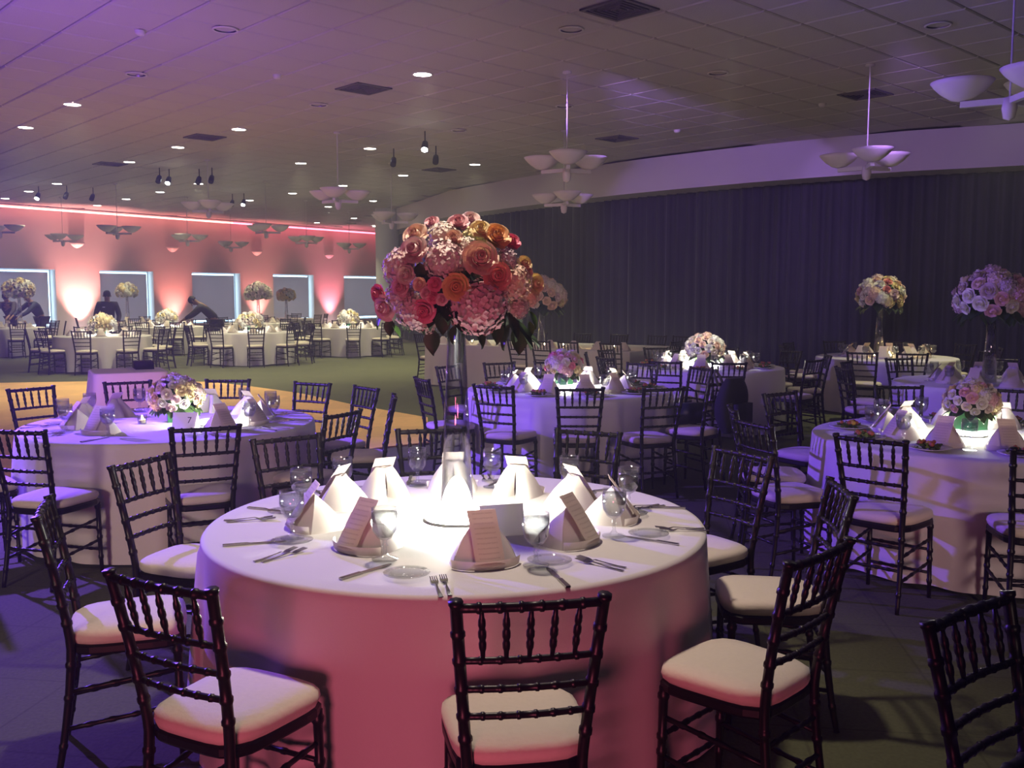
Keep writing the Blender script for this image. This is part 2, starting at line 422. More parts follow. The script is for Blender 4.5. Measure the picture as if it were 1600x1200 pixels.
# air vents
vfr = MB(); vdk = mat('vent_dark', (.05, .045, .045), .8); vsl = mat('vent_slat', (.16, .15, .15), .6)
hv = .27
frm = MB()
for s in (-1, 1):
    frm.box((s * hv, 0, -.008), (.04, 2 * hv + .04, .02)); frm.box((0, s * hv, -.008), (2 * hv + .04, .04, .02))
frm_me = frm.mesh('vent_frame', vsl); bk_me = MB().box((0, 0, .002), (2 * hv, 2 * hv, .004)).mesh('backing', vdk)
slats = []
for r in (.05, .10, .155, .21):
    s_ = MB()
    for s in (-1, 1):
        s_.box((s * r, 0, -.010), (.014, 2 * r, .018)); s_.box((0, s * r, -.010), (2 * r, .014, .018))
    slats.append(s_.mesh('louver', vsl))
for k, (u, v, w) in enumerate([(968, 14, 'above the tall bouquet and nearest the camera'), (568, 138, 'left of the brightest downlight'), (964, 216, 'just before the curved bulkhead'), (320, 214, 'among the downlights at upper left'), (172, 256, 'small and far at left'), (1352, 147, 'beside the hanging bowls at right'), (686, 265, 'far off above the column')]):
    p = ceil_pt(u, v)
    t = thing('air_vent', 'dark square ceiling air vent ' + w, 'vent', p, ga, 'ceiling air vents')
    link('vent_frame', frm_me, t); link('backing', bk_me, t)
    for s_ in slats: link('louver', s_, t)
# smoke detectors
sd = S().lathe([(0, -.05), (.035, -.05), (.055, -.03), (.06, 0)], 18).mesh('smoke_detector', WHITE)
for u, v, w in [(219, 48, 'at upper left of the ceiling'), (433, 117, 'between two dark vents at left'), (1058, 203, 'near the purple bulkhead'), (1285, 162, 'near the vent at right')]:
    o = link('smoke_detector', sd, None, ceil_pt(u, v)); tag(o, 'small white smoke detector ' + w, 'smoke detector', 'smoke detectors')
# track spots
hd = S().tube([(0, 0, -.20), (0, .05, -.26), (0, .12, -.34)], [.05, .06, .06], 12).mesh('lamp_head', DARKM)
st = MB().tube([(0, 0, 0), (0, 0, -.21)], .012, 6).mesh('stem', DARKM)
le = S().lathe([(0, 0), (.055, 0)], 16, M=Matrix.Translation((0, .123, -.343)) @ Matrix.Rotation(math.radians(-139), 4, 'X'))
le_off = le.mesh('lens', DARKM); le_on = le.mesh('lens', emit('spot_lens', (.85, 1.0, .95), 90))
for k, (u, v, on) in enumerate([(664, 205, 1), (264, 264, 1), (249, 262, 0), (311, 264, 0), (331, 262, 0), (104, 290, 0), (145, 293, 0), (60, 291, 1), (363, 303, 0), (381, 302, 1), (615, 232, 0), (681, 228, 0)]):
    p = ceil_pt(u, v)
    t = thing('track_spotlight', ('small ceiling spotlight shining white, ' if on else 'small dark ceiling spotlight, unlit, ') + ({664: 'bright star above the bouquet', 264: 'among dark ones at left', 60: 'at the far left', 381: 'far over the bending man'}.get(u) or (ORD[sorted([249, 311, 331, 104, 145, 363, 615, 681]).index(u)] + ' from left of the unlit ones' if not on else '')), 'spotlight', p, PI, 'ceiling spotlights' + (' lit' if on else ' unlit'))
    link('stem', st, t); hh = link('lamp_head', hd, t); link('lens', le_on if on else le_off, hh)

# pendants with three alabaster bowls
BOWL = mat('alabaster', (.78, .72, .68), .5, var=.08, scale=8)
bowl_me = S().lathe([(.03, -.13), (.09, -.115), (.17, -.06), (.22, -.01), (.25, .03), (.243, .034), (.21, -.002), (.16, -.048), (.08, -.10), (0, -.105)], 28, cap0=True).mesh('bowl', BOWL)
ARM = MB().box((.19, 0, -.16), (.36, .05, .05)).mesh('arm', WHITE)
def pendant(u, Z, z, rz, label):
    p = at(u, Z, z)
    t = thing('pendant_light', label, 'pendant light', p, rz, 'three-bowl pendant lights')
    MB().tube([(0, 0, -.14), (0, 0, HC - z)], .008, 6).build('wire', WHITE, t)
    S().lathe([(0, -.32), (.045, -.30), (.06, -.22), (.05, -.14), (0, -.12)], 14).build('hub', BOWL, t)
    for k in range(3):
        a = k * 2 * PI / 3
        am = link('arm', ARM, t, None, a)
        b = link('bowl', bowl_me, am, (.36, 0, 0))
    S().lathe([(0, HC - z - .03), (.06, HC - z - .02), (.06, HC - z)], 14).build('canopy', WHITE, t)
for a in [(884, 12.8, 3.45, -PI / 2, 'upper three-bowl white pendant light just left of the bulkhead'),
          (880, 17.3, 3.42, -PI / 2 + .1, 'lower three-bowl pendant light against the bulkhead, behind the upper one'),
          (1345, 12.4, 3.43, .35, 'three-bowl pendant light before the purple bulkhead at right'),
          (1560, 8.0, 3.40, -PI / 2, 'large three-bowl pendant light cut by the right edge'),
          (532, 17.5, 3.50, .5, 'purple-lit three-bowl pendant light above the far pink wall'),
          (614, 21.5, 3.42, .2, 'three-bowl pendant light in front of the round column'),
          (420, 25, 3.42, .5, 'pendant light against the pink wall, nearest the bent man'),
          (8, 25, 3.42, .2, 'pendant light at the far left edge'), (105, 29, 3.42, .7, 'pendant light over the first glowing wall bay'),
          (190, 25.5, 3.42, .1, 'pendant light above the standing waiter'), (298, 29, 3.42, .5, 'pendant light over the third window'),
          (332, 21, 3.62, .9, 'pendant light high above the bending man'),
          (365, 33, 3.42, .3, 'pendant light between third and fourth window'), (482, 30, 3.42, .8, 'pendant light left of the last wall sconce'), (548, 34, 3.42, .1, 'pendant light above the last window')]:
    pendant(*a)
# wall sconces + floor uplights on the far wall
sc_me = S().lathe([(0.02, -.16), (.10, -.13), (.20, -.05), (.26, .03), (.25, .034), (.19, -.035), (.09, -.11), (0, -.12)], 20, a0=0, a1=PI).mesh('sconce_bowl', BOWL)
up_body = S().lathe([(.11, 0), (.12, .02), (.12, .22), (.10, .24)], 18, cap0=True).mesh('housing', DARKM)
up_lens = S().lathe([(0, .235), (.10, .235)], 18).mesh('lens', emit('uplight_lens', (1, .7, .75), 60))
bay = ['first', 'second', 'third', 'fourth', 'fifth']
for i, s in enumerate(mid):
    q = Vector(wp(s, 3.40)); ang = math.atan2(wn.y, wn.x) - PI / 2
    if i < 4:
        t = thing('wall_sconce', 'half-bowl wall sconce glowing pink on the %s wall bay from left' % bay[i], 'wall lamp', q, ang, 'wall sconces')
        link('sconce_bowl', sc_me, t); MB().box((0, .012, -.05), (.12, .02, .16)).build('back_plate', WHITE, t)
    f = Vector(wp(s, 0, -.45))
    t = thing('uplight', 'pink floor uplight washing the %s wall bay from left' % bay[i], 'uplight', f, 0, 'floor uplights along the far wall')
    link('housing', up_body, t); link('lens', up_lens, t)
    col = [(1, .36, .32), (1, .27, .22), (1, .29, .25), (1, .22, .30), (1, .13, .20)][i]
    spot('uplight_lamp', (f.x, f.y, .27), (f.x - wn.x * .42, f.y - wn.y * .42, HC * .8), col, [1900, 700, 750, 900, 700][i], 70, .9, .08)
f = Vector(wp(wall_s(-120), 0, -.45)); spot('uplight_lamp', (f.x, f.y, .27), (f.x - wn.x * .42, f.y - wn.y * .42, HC * .8), (1, .4, .45), 600, 70, .9, .08)
# pink glow strips added for the bright line and even wash at the wall top
for (ua, ub, col, nm) in ((-200, 360, (1, .22, .18), 'coral'), (360, 640, (1, .10, .16), 'magenta')):
    a, b = wall_s(ua) + .02, wall_s(ub) - .02; q0 = Vector(wp(a, HC - .10, -.35)); q1 = Vector(wp(b, HC - .10, -.35)); mid_ = (q0 + q1) / 2
    t = thing('cove_light_strip', nm + ' light strip along the top of the far wall', 'light strip', mid_)
    MB().tube([q0 - mid_, q1 - mid_], .03, 6).build('tube', emit('cove_' + nm, col, 9), t)
    MB().tube([q0 - mid_ + Vector((0, 0, .06)), q1 - mid_ + Vector((0, 0, .06))], .04, 4).build('bracket', WHITE, t)

# ================================================================== CHIAVARI CHAIR
def ringed(path, r, nodes, n=8, taper=None):
    """tube along a straight path with bamboo rings at fractions"""
    A, B = Vector(path[0]), Vector(path[-1]); L = (B - A).length
    ts = {0.0: 1, 1.0: 1}
    w = .007 / L
    for t in nodes:
        ts[max(0, t - 2 * w)] = 1; ts[t - w] = 1.28; ts[t + w] = 1.28; ts[min(1, t + 2 * w)] = 1
    ks = sorted(ts)
    def P(t):
        if len(path) == 2: return A + (B - A) * t
        x = t * (len(path) - 1); i = min(int(x), len(path) - 2); return Vector(path[i]).lerp(Vector(path[i + 1]), x - i)
    tp = taper or (lambda t: 1)
    return [P(t) for t in ks], [r * ts[t] * tp(t) for t in ks]
def yb(z):  # back curve of the rear posts
    if z > .45: return -.185 - .085 * ((z - .45) / .47) ** 1.3
    return -.185 - .055 * ((.45 - z) / .45) ** 1.6
def xb(z): return .150 + (.036 * (z - .45) / .47 if z > .45 else .012 * (.45 - z) / .45)
def chair_parts():
    P = []
    # cushion
    def cushion(m):
        def f(a, rr, z):
            w = a; c, s = math.cos(w), math.sin(w)
            e = 4.2
            k = (abs(c) ** e + abs(s) ** e) ** (-1 / e)
            x, y = c * k, s * k
            return (x * (.192 + .014 * y) * rr, (y * .198) * rr, z)
        n = 32; rings = [(.80, .452), (.97, .456), (1.0, .474), (.985, .492), (.90, .503), (.6, .510), (0.0, .512)]
        vs = [f(2 * PI * k / n, r, z) for r, z in rings for k in range(n)]
        m.add(vs, [(i * n + k, i * n + (k + 1) % n, (i + 1) * n + (k + 1) % n, (i + 1) * n + k) for i in range(len(rings) - 1) for k in range(n)])
    m = S(); cushion(m); P.append(('seat_cushion', m, IVORY))
    m = MB()
    n = 32; e = 5
    def g(a, z, sc):
        c, s = math.cos(a), math.sin(a); k = (abs(c) ** e + abs(s) ** e) ** (-1 / e)
        return (c * k * (.188 + .014 * s * k) * sc, s * k * .194 * sc, z)
    vs = [g(2 * PI * k / n, z, q) for z, q in ((.418, .97), (.426, 1), (.446, 1), (.453, .97)) for k in range(n)]
    m.add(vs, [(i * n + k, i * n + (k + 1) % n, (i + 1) * n + (k + 1) % n, (i + 1) * n + k) for i in range(3) for k in range(n)] + [tuple(range(n))[::-1], tuple(3 * n + k for k in range(n))])
    P.append(('seat_frame', m, WOOD))
    zs = [0, .08, .1, .15, .24, .26, .33, .40, .45, .52, .535, .60, .66, .675, .75, .76, .84, .855, .90, .915, .92]
    for s in (-1, 1):
        m = S(); path = []; rad = []
        zz = [0.0] + [i * .92 / 23 for i in range(1, 23)] + [.92]
        nodes = [.10, .27, .385, .535, .60, .675, .755, .83, .915]
        allz = set(zz)
        for nz in nodes:
            for dz in (-.011, -.006, .006, .011): allz.add(round(min(.92, nz + dz), 4))
        for z in sorted(allz):
            r = .0155 - .004 * max(0, (.4 - z) / .4)
            if any(abs(z - nz) <= .0065 for nz in nodes): r *= 1.22
            path.append((s * xb(z), yb(z), z)); rad.append(r)
        m.tube(path, rad, 8); P.append(('back_post', m, WOOD))
        m = S(); pt, rd = ringed([(s * .172, .168, 0), (s * .166, .160, .43)], .0155, [.22, .5, .62, .93], 8, lambda t: .72 + .28 * t); m.tube(pt, rd, 8); P.append(('front_leg', m, WOOD))
    def rail(z, r, bow=.012, nodes=(.15, .29, .43, .57, .71, .85)):
        m = S(); x = xb(z); y = yb(z); pth = []; rr = []
        ks = sorted(set([i / 12 for i in range(13)] + [t + d for t in nodes for d in (-.02, -.01, .01, .02)]))
        for t in ks:
            pth.append((-x + 2 * x * t, y - bow * math.sin(PI * t), z)); rr.append(r * (1.25 if any(abs(t - q) < .012 for q in nodes) else 1))
        m.tube(pth, rr, 8); return m
    P.append(('top_rail', rail(.900, .0125), WOOD))
    for z in (.755, .675, .598): P.append(('back_rail', rail(z, .0095), WOOD))
    for k in range(5):
        t = (k + 1) / 6; x0 = -xb(.755) + 2 * xb(.755) * t; x1 = -xb(.90) + 2 * xb(.90) * t
        b = .012 * math.sin(PI * t)
        m = S(); pt, rd = ringed([(x0, yb(.755) - b, .755), (x1, yb(.90) - b, .90)], .0085, [.28, .5, .72], 8, lambda t: .62 + .38 * math.sin(PI * t)); m.tube(pt, rd, 7)
        P.append(('spindle', m, WOOD))
    def st(a, b, r=.0085):
        m = S(); pt, rd = ringed([a, b], r, [.2, .4, .6, .8]); m.tube(pt, rd, 7); P.append(('stretcher', m, WOOD))
    for s in (-1, 1):
        st((s * .168, .165, .20), (s * xb(.16), yb(.16), .16)); st((s * .167, .162, .33), (s * xb(.29), yb(.29), .29))
    st((-.17, .166, .14), (.17, .166, .14)); st((-.167, .162, .27), (.167, .162, .27)); st((-xb(.22), yb(.22), .22), (xb(.22), yb(.22), .22)); st((-xb(.34), yb(.34), .34), (xb(.34), yb(.34), .34))
    return P
CP = chair_parts()
CHAIR_ME = [(nm, m.mesh(nm, mt)) for nm, m, mt in CP]
jm = MB()
for nm, m, mt in CP:
    jm.m = 0 if mt is WOOD else 1
    k = len(jm.v); jm.v += m.v
    for f, sm in zip(m.f, m.sm): jm.f.append(tuple(i + k for i in f)); jm.mi.append(jm.m); jm.sm.append(sm)
CHAIR_ONE = jm.mesh('banquet_chair', [WOOD, IVORY])
chairs = []     # (pos, facing, label key)
def put_chair(pos, ang, label, group, detail=True):
    rz = ang - PI / 2
    if detail:
        t = thing('banquet_chair', label, 'chair', (pos.x, pos.y, 0), rz, group)
        for nm, me in CHAIR_ME: link(nm, me, t)
    else:
        t = link('banquet_chair', CHAIR_ONE, None, (pos.x, pos.y, 0), rz); tag(t, label, 'chair', group)
    chairs.append(t); return t

# ================================================================== TABLES
TB = {  # key: centre, radius, short description
    'T1': (Vector((-.22, 3.76)), .98, 'foreground round table'),
    'T2': (Vector((-2.41, 6.70)), .99, 'left round table with low flowers'),
    'T3': (Vector((.55, 9.12)), .98, 'middle round table with pink flowers'),
    'T4': (Vector((2.95, 6.02)), .99, 'right round table with green vase'),
    'T5': (Vector((2.42, 11.95)), .97, 'glowing round table by the curtain'),
    'T6': (Vector((5.42, 13.8)), .97, 'tall-vase round table by the curtain'),
    'T7': (Vector((4.95, 9.75)), .97, 'tall-vase round table at right edge'),
    'F1': (at(161, 21.0).xy, 1.0, 'far table before the waiter'),
    'F2': (at(8, 26.0).xy, 1.0, 'far table at left edge'),
    'F3': (at(392, 23.0).xy, 1.0, 'far table right of bending man'),
    'F4': (at(545, 26.2).xy, 1.0, 'far table below last window'),
    'F5': (at(262, 27.0).xy, 1.0, 'far table left of bending man'),
    'F6': (at(402, 30.5).xy, 1.0, 'far vase table under fourth window'),
    'F7': (at(450, 36.0).xy, 1.0, 'farthest vase table'),
    'F8': (at(200, 31.0).xy, 1.0, 'far vase table behind waiter'),
}
TH = .76
def cloth(R, seed, folds=15, seg=192):
    r = random.Random(seed); m = S(); ph = [r.uniform(0, 6.28) for _ in range(4)]
    prof = [(0, TH), (R * .5, TH), (R * .9, TH), (R - .02, TH - .0005), (R - .005, TH - .004), (R + .002, TH - .014), (R + .004, TH - .04)]
    rows = [.70, .62, .53, .44, .35, .26, .18, .10, .012]
    vs = []
    for rr, z in prof[1:]:
        for k in range(seg): a = 2 * PI * k / seg; vs.append((rr * math.cos(a), rr * math.sin(a), z))
    for z in rows:
        t = (TH - z) / TH
        for k in range(seg):
            a = 2 * PI * k / seg
            w = math.sin(folds * a + ph[0] + .5 * math.sin(2 * a + ph[1])) + .45 * math.sin((folds * 2 - 5) * a + ph[2]) + .4 * math.sin(5 * a + ph[3])
            rr = R + .004 + .030 * t + .034 * (t ** .75) * w * (.75 + .25 * math.sin(3 * a + ph[1])) 
            vs.append((rr * math.cos(a), rr * math.sin(a), z + (.012 * math.sin(4 * a + ph[2]) * t if z < .05 else 0) + (.012 if z < .05 else 0)))
    nr = len(prof) - 1 + len(rows)
    m.add(vs, [(i * seg + k, i * seg + (k + 1) % seg, (i + 1) * seg + (k + 1) % seg, (i + 1) * seg + k) for i in range(nr - 1) for k in range(seg)])
    m.add([(0, 0, TH)], []); c = len(m.v) - 1
    for k in range(seg): m.f.append((c, (k), (k + 1) % seg)); m.mi.append(0); m.sm.append(True)
    return m
def flip(me):
    bm = bmesh.new(); bm.from_mesh(me); bmesh.ops.recalc_face_normals(bm, faces=bm.faces); bm.to_mesh(me); bm.free()
top_me = {}
for i, (k, (c, R, dsc)) in enumerate(TB.items()):
    far = k[0] == 'F'
    me = cloth(R, 11 + i, seg=192 if not far else 96).mesh('tablecloth', CLOTH); flip(me)
    o = link('tablecloth', me, None, (c.x, c.y, 0), R_.uniform(0, .3))
    tag(o, 'white floor-length tablecloth over the ' + dsc, 'tablecloth', 'white tablecloths')
    # the folding table that carries the cloth
    t = thing('round_table', 'folding wooden top and legs under the cloth of the ' + dsc, 'table', (c.x, c.y, 0), 0, 'round tables')
    MB().lathe([(R - .03, TH - .032), (R - .03, TH - .006)], 48, cap0=True, cap1=True).build('tabletop', mat('plywood', (.35, .25, .15), .6), t)
    lg = MB().tube([(0, 0, 0), (0, 0, TH - .032)], .016, 8).mesh('leg', DARKM)
    for a in range(4): link('leg', lg, t, (.5 * math.cos(a * PI / 2 + .8), .5 * math.sin(a * PI / 2 + .8), 0))

def ring_chairs(key, pix, detail=True, yaw=None):
    c, R, dsc = TB[key]; L = []
    for it in pix:
        if len(it) == 2: P = ray(it[0], it[1], .905).xy
        else: P = it[0]
        d = (c - P); ang = math.atan2(d.y, d.x); f = d.normalized()
        o = P + f * .258
        if (c - o).length < R + .255: o = c - f * (R + .255)
        if (c - o).length > R + .50: o = c - f * (R + .50)
        L.append([o, ang + R_.uniform(-.06, .06), d])
    # labels by rank on the near and far side
    near = [x for x in L if x[0].y < c.y]; fa = [x for x in L if x[0].y >= c.y]
    for side, arr in (('near', near), ('far', fa)):
        arr.sort(key=lambda x: x[0].x / x[0].y)
        for i, x in enumerate(arr):
            n = len(arr)
            w = 'leftmost' if i == 0 else ('rightmost' if i == n - 1 else ORD[i] + ' from left')
            put_chair(x[0], x[1], 'dark chair, %s on %s side of the %s' % (w, side, dsc), 'chiavari chairs with ivory cushions', detail)
def polar(key, angs, rr=.50):
    c, R, _ = TB[key]
    return [(c + Vector((math.cos(math.radians(a)), math.sin(math.radians(a)))) * (R + rr), 0, 0) for a in angs]
ring_chairs('T1', [(830, 934), (292, 898), (116, 792), (223, 722), (448, 686), (678, 673), (914, 676), (1150, 711), (1280, 764), (1280, 864)])
ring_chairs('T2', [(56, 669), (320, 667), (533, 647), (614, 621), (571, 607), (488, 600), (355, 595), (200, 598), (47, 608), (-75, 655)])
ring_chairs('T3', [(780, 603), (905, 608), (1037, 608), (682, 592), (703, 573), (781, 568), (862, 567), (990, 571), (1070, 577), (1125, 599)])
ring_chairs('T4', [(1360, 687), (1648, 706), (1177, 662), (1152, 640), (1222, 616), (1385, 597), (1575, 609)])
ring_chairs('T5', [(1040, 566), (1138, 568)] + polar('T5', [-45, -8, 30, 68, 105, 140, 172, -152]))
ring_chairs('T6', [(1345, 552), (1435, 556)] + polar('T6', [-55, -20, 20, 60, 100, 140, 178]))
ring_chairs('T7', [(1318, 576)] + polar('T7', [145, 105, 60, 15, -25]))
ring_chairs('F1', polar('F1', [-118, -82, -45, -12, 25, 60, 95, 130, 165, -155]), False)
ring_chairs('F2', polar('F2', [-85, -50, -15, 25, 60, 130, -120]), False)
ring_chairs('F3', polar('F3', [-105, -70, -35, 0, 35, 70, 110, 145, 178, -145]), False)
ring_chairs('F4', polar('F4', [-115, -75, -38, 0, 35, 75, 110, 150, -170, -145]), False)
ring_chairs('F5', polar('F5', [-95, -60, -25, 10, 45, 85, 125, 165, -160, -130]), False)
ring_chairs('F6', polar('F6', [-110, -75, -40, 20, 90, 150, -170, -140]), False)
ring_chairs('F7', polar('F7', [-110, -70, -30, 30, 90, 150, -160]), False)
ring_chairs('F8', polar('F8', [-100, -60, -20, 30, 90, 150, -150]), False)
# two chairs of an unseen table at the lower right
put_chair(Vector((1.10, 2.21)) + Vector((.6, -.8)) * .258, math.atan2(-.8, .6), 'dark chair cut by the lower right edge of the picture', 'chiavari chairs with ivory cushions')
put_chair(Vector((.79, 1.43)) + Vector((.65, -.76)) * .258, math.atan2(-.76, .65), 'dark chair with only one post tip showing at lower right', 'chiavari chairs with ivory cushions')

# long candlelit table near the curtain
HA = ray(664, 537, TH).xy; HB = ray(985, 550, TH).xy; hx = (HB - HA).normalized(); hy = Vector((-hx.y, hx.x))
if hy.y < 0: hy = -hy
HL = (HB - HA).length; HD = 1.9
def hp(a, b): return HA + hx * a + hy * b
hang = math.atan2(hx.y, hx.x)
m = S(); per = []
N = 240; peri = 2 * (HL + HD)
for k in range(N):
    s = peri * k / N
    if s < HL: p, nn = hp(s, 0), -hy
    elif s < HL + HD: p, nn = hp(HL, s - HL), hx
    elif s < 2 * HL + HD: p, nn = hp(2 * HL + HD - s, HD), hy
    else: p, nn = hp(0, peri - s), -hx
    per.append((p, nn, s))
rows = [(TH, -.02), (TH - .004, 0), (.6, .006), (.4, .014), (.2, .022), (.015, .03)]
hc = hp(HL / 2, HD / 2); vs = []
for z, o in rows:
    for p, nn, s in per:
        q = p + nn * (o + (.02 * (TH - z) * math.sin(s * 17 + 2 * math.sin(s * 3)) if z < .7 else 0)) - hc; vs.append((q.x, q.y, z))
m.smooth = False
m.add(vs, [(i * N + k, i * N + (k + 1) % N, (i + 1) * N + (k + 1) % N, (i + 1) * N + k) for i in range(len(rows) - 1) for k in range(N)] + [tuple(range(N))])
me = m.mesh('tablecloth', CLOTH); flip(me)
tag(link('tablecloth', me, None, (hc.x, hc.y, 0)), 'white floor-length tablecloth over the long candlelit table by the curtain', 'tablecloth', 'white tablecloths')
t = thing('long_table', 'long wooden table under the white cloth by the curtain', 'table', (hc.x, hc.y, 0), hang)
MB().box((0, 0, TH - .02), (HL - .04, HD - .04, .028)).build('tabletop', MATS['plywood'], t)
for a in (-1, 1):
    for b in (-1, 1): MB().tube([(a * (HL / 2 - .3), b * (HD / 2 - .3), 0), (a * (HL / 2 - .3), b * (HD / 2 - .3), TH - .034)], .02, 8).build('leg', DARKM, t)
fa_ = math.atan2(hy.y, hy.x)
hl = []
for u in (781, 826, 876, 954): P = ray(u, 534 + (u - 781) * .02, .905).xy; s = (P - HA).dot(hx); hl.append((hp(s, -.23), fa_, 'near'))
for s in (.25, .5, .75): pass
for i, s in enumerate((.45, 1.05, 1.6)): hl.append((hp(-.23, s), hang, 'left end'))
for i, s in enumerate((.9, 1.9, 2.7, 3.5, 4.2)): hl.append((hp(min(s, HL - .3), HD + .23), fa_ + PI, 'far'))
hl.append((hp(HL + .23, .6), hang + PI, 'right end'))
cnt = {}
tot = {}
for x in hl: tot[x[2]] = tot.get(x[2], 0) + 1
for P, a, sd_ in hl:
    cnt[sd_] = cnt.get(sd_, 0) + 1
    put_chair(P, a + R_.uniform(-.05, .05), 'dark chair, %s of %d, %s of the long candlelit table' % (ORD[cnt[sd_] - 1], tot[sd_], sd_ + (' side' if 'end' not in sd_ else '')), 'chiavari chairs with ivory cushions', P.y < 15.5 and sd_ == 'near')

# small square draped table on the dance floor
sq = at(198, 10.9).xy; sa = math.radians(28); m = S(); n = 96; hs = .40
def sqp(k, grow):
    a = 2 * PI * k / n; c, s = math.cos(a), math.sin(a); e = 9
    q = (abs(c) ** e + abs(s) ** e) ** (-1 / e); return c * q * (hs + grow), s * q * (hs + grow)
rows = [(.775, -.03), (.772, -.008), (.76, 0), (.62, .012), (.45, .03), (.25, .045), (.04, .06)]; vs = []
for z, g in rows:
    for k in range(n):
        x, y = sqp(k, g + (.022 * (.78 - z) * math.sin(13 * 2 * PI * k / n) if z < .7 else 0)); vs.append((x, y, z + .02))
m.add(vs, [(i * n + k, i * n + (k + 1) % n, (i + 1) * n + (k + 1) % n, (i + 1) * n + k) for i in range(len(rows) - 1) for k in range(n)] + [tuple(range(n))])
me = m.mesh('tablecloth', CLOTH); flip(me)
tag(link('tablecloth', me, None, (sq.x, sq.y, 0), sa), 'purple-lit cloth over a small square table on the dance floor', 'tablecloth')
o = S(); o.add(*(lambda b: (b.v, b.f))(MB().box((.19, .16, .84), (.20, .26, .09))))
tag(o.build('clutch_bag', BLACKC, None, (sq.x, sq.y, 0), sa), 'dark clutch bag lying on the small square table', 'bag')

# ================================================================== TABLEWARE
# napkin: standing pyramid fold with a cuff; local +y points to the guest
def napkin_mesh():
    m = S(); A = Vector((0, -.005, .135))
    arc = [Vector((.088 * math.sin(t), .012 + .062 * math.cos(t), 0)) for t in [(-1.45 + 2.9 * i / 12) for i in range(13)]]
    def fan(apex_l, apex_r, bots, rows=6, bulge=.006):
        def fn(i, j):
            x = i * (len(bots) - 1); k = min(int(x), len(bots) - 2); b = bots[k].lerp(bots[k + 1], x - k)
            a = apex_l.lerp(apex_r, i)
            p = b.lerp(a, j); o = Vector((p.x, p.y, 0)); 
            if o.length > 1e-5: p = p + o.normalized() * bulge * math.sin(PI * j)
            return p
        m.grid(fn, (len(bots) - 1) * 2, rows)
    fan(A + Vector((-.03, 0, 0)), A + Vector((.03, 0, 0)), arc)
    for s in (-1, 1):
        leg_o = [Vector((s * .088, .02, 0)), Vector((s * .082, -.03, 0)), Vector((s * .066, -.085, 0)), Vector((s * .045, -.108, .0)), Vector((s * .024, -.10, 0)), Vector((s * .012, -.06, .0)), Vector((s * .004, -.02, 0))]
        if s > 0: leg_o = leg_o[::-1]
        top = A + Vector((s * .03, 0, 0)); tin = A + Vector((0, -.006, -.006))
        fan(tin if s > 0 else top, top if s > 0 else tin, leg_o, 6, .008)
    # cuff
    def cf(i, j):
        t = -1.35 + 2.7 * i; r = 1.03 + .04 * j
        return Vector((.088 * r * math.sin(t), .012 + .066 * r * math.cos(t), .002 + .030 * j))
    m.grid(cf, 14, 3)
    def cf2(i, j): p = cf(i, 1 - j); return p + Vector((0, -.004 * 1, 0)) if j else p
    return m.mesh('napkin', NAPK)
NAP = napkin_mesh()
for v in NAP.vertices: v.co.x *= 1.32; v.co.y *= 1.18
def print_mat():
    m = mat('menu_paper', (.84, .74, .64), .7, var=.02)
    nt = m.node_tree; b = nt.nodes['Principled BSDF']; src = b.inputs['Base Color'].links[0].from_socket
    tc = nt.nodes.new('ShaderNodeTexCoord'); sp = nt.nodes.new('ShaderNodeSeparateXYZ'); nt.links.new(tc.outputs['UV'], sp.inputs[0])
    wv = nt.nodes.new('ShaderNodeMath'); wv.operation = 'MULTIPLY'; wv.inputs[1].default_value = 13 * 2 * PI; nt.links.new(sp.outputs['Y'], wv.inputs[0])
    sn = nt.nodes.new('ShaderNodeMath'); sn.operation = 'SINE'; nt.links.new(wv.outputs[0], sn.inputs[0])
    gt = nt.nodes.new('ShaderNodeMath'); gt.operation = 'GREATER_THAN'; gt.inputs[1].default_value = .55; nt.links.new(sn.outputs[0], gt.inputs[0])
    no = nt.nodes.new('ShaderNodeTexNoise'); no.inputs['Scale'].default_value = 60; nt.links.new(tc.outputs['UV'], no.inputs['Vector'])
    g2 = nt.nodes.new('ShaderNodeMath'); g2.operation = 'GREATER_THAN'; g2.inputs[1].default_value = .47; nt.links.new(no.outputs['Fac'], g2.inputs[0])
    ab = nt.nodes.new('ShaderNodeMath'); ab.operation = 'SUBTRACT'; ab.inputs[1].default_value = .5; nt.links.new(sp.outputs['X'], ab.inputs[0])
    aa = nt.nodes.new('ShaderNodeMath'); aa.operation = 'ABSOLUTE'; nt.links.new(ab.outputs[0], aa.inputs[0])
    lt = nt.nodes.new('ShaderNodeMath'); lt.operation = 'LESS_THAN'; lt.inputs[1].default_value = .36; nt.links.new(aa.outputs[0], lt.inputs[0])
    m1 = nt.nodes.new('ShaderNodeMath'); m1.operation = 'MULTIPLY'; nt.links.new(gt.outputs[0], m1.inputs[0]); nt.links.new(g2.outputs[0], m1.inputs[1])
    m2 = nt.nodes.new('ShaderNodeMath'); m2.operation = 'MULTIPLY'; nt.links.new(m1.outputs[0], m2.inputs[0]); nt.links.new(lt.outputs[0], m2.inputs[1])
    m3 = nt.nodes.new('ShaderNodeMath'); m3.operation = 'MULTIPLY'; m3.inputs[1].default_value = .35; nt.links.new(m2.outputs[0], m3.inputs[0])
    mx = nt.nodes.new('ShaderNodeMix'); mx.data_type = 'RGBA'; mx.inputs['B'].default_value = (.25, .13, .10, 1)
    nt.links.new(m3.outputs[0], mx.inputs['Factor']); nt.links.new(src, mx.inputs['A']); nt.links.new(mx.outputs['Result'], b.inputs['Base Color'])
    return m
PAPER = print_mat()
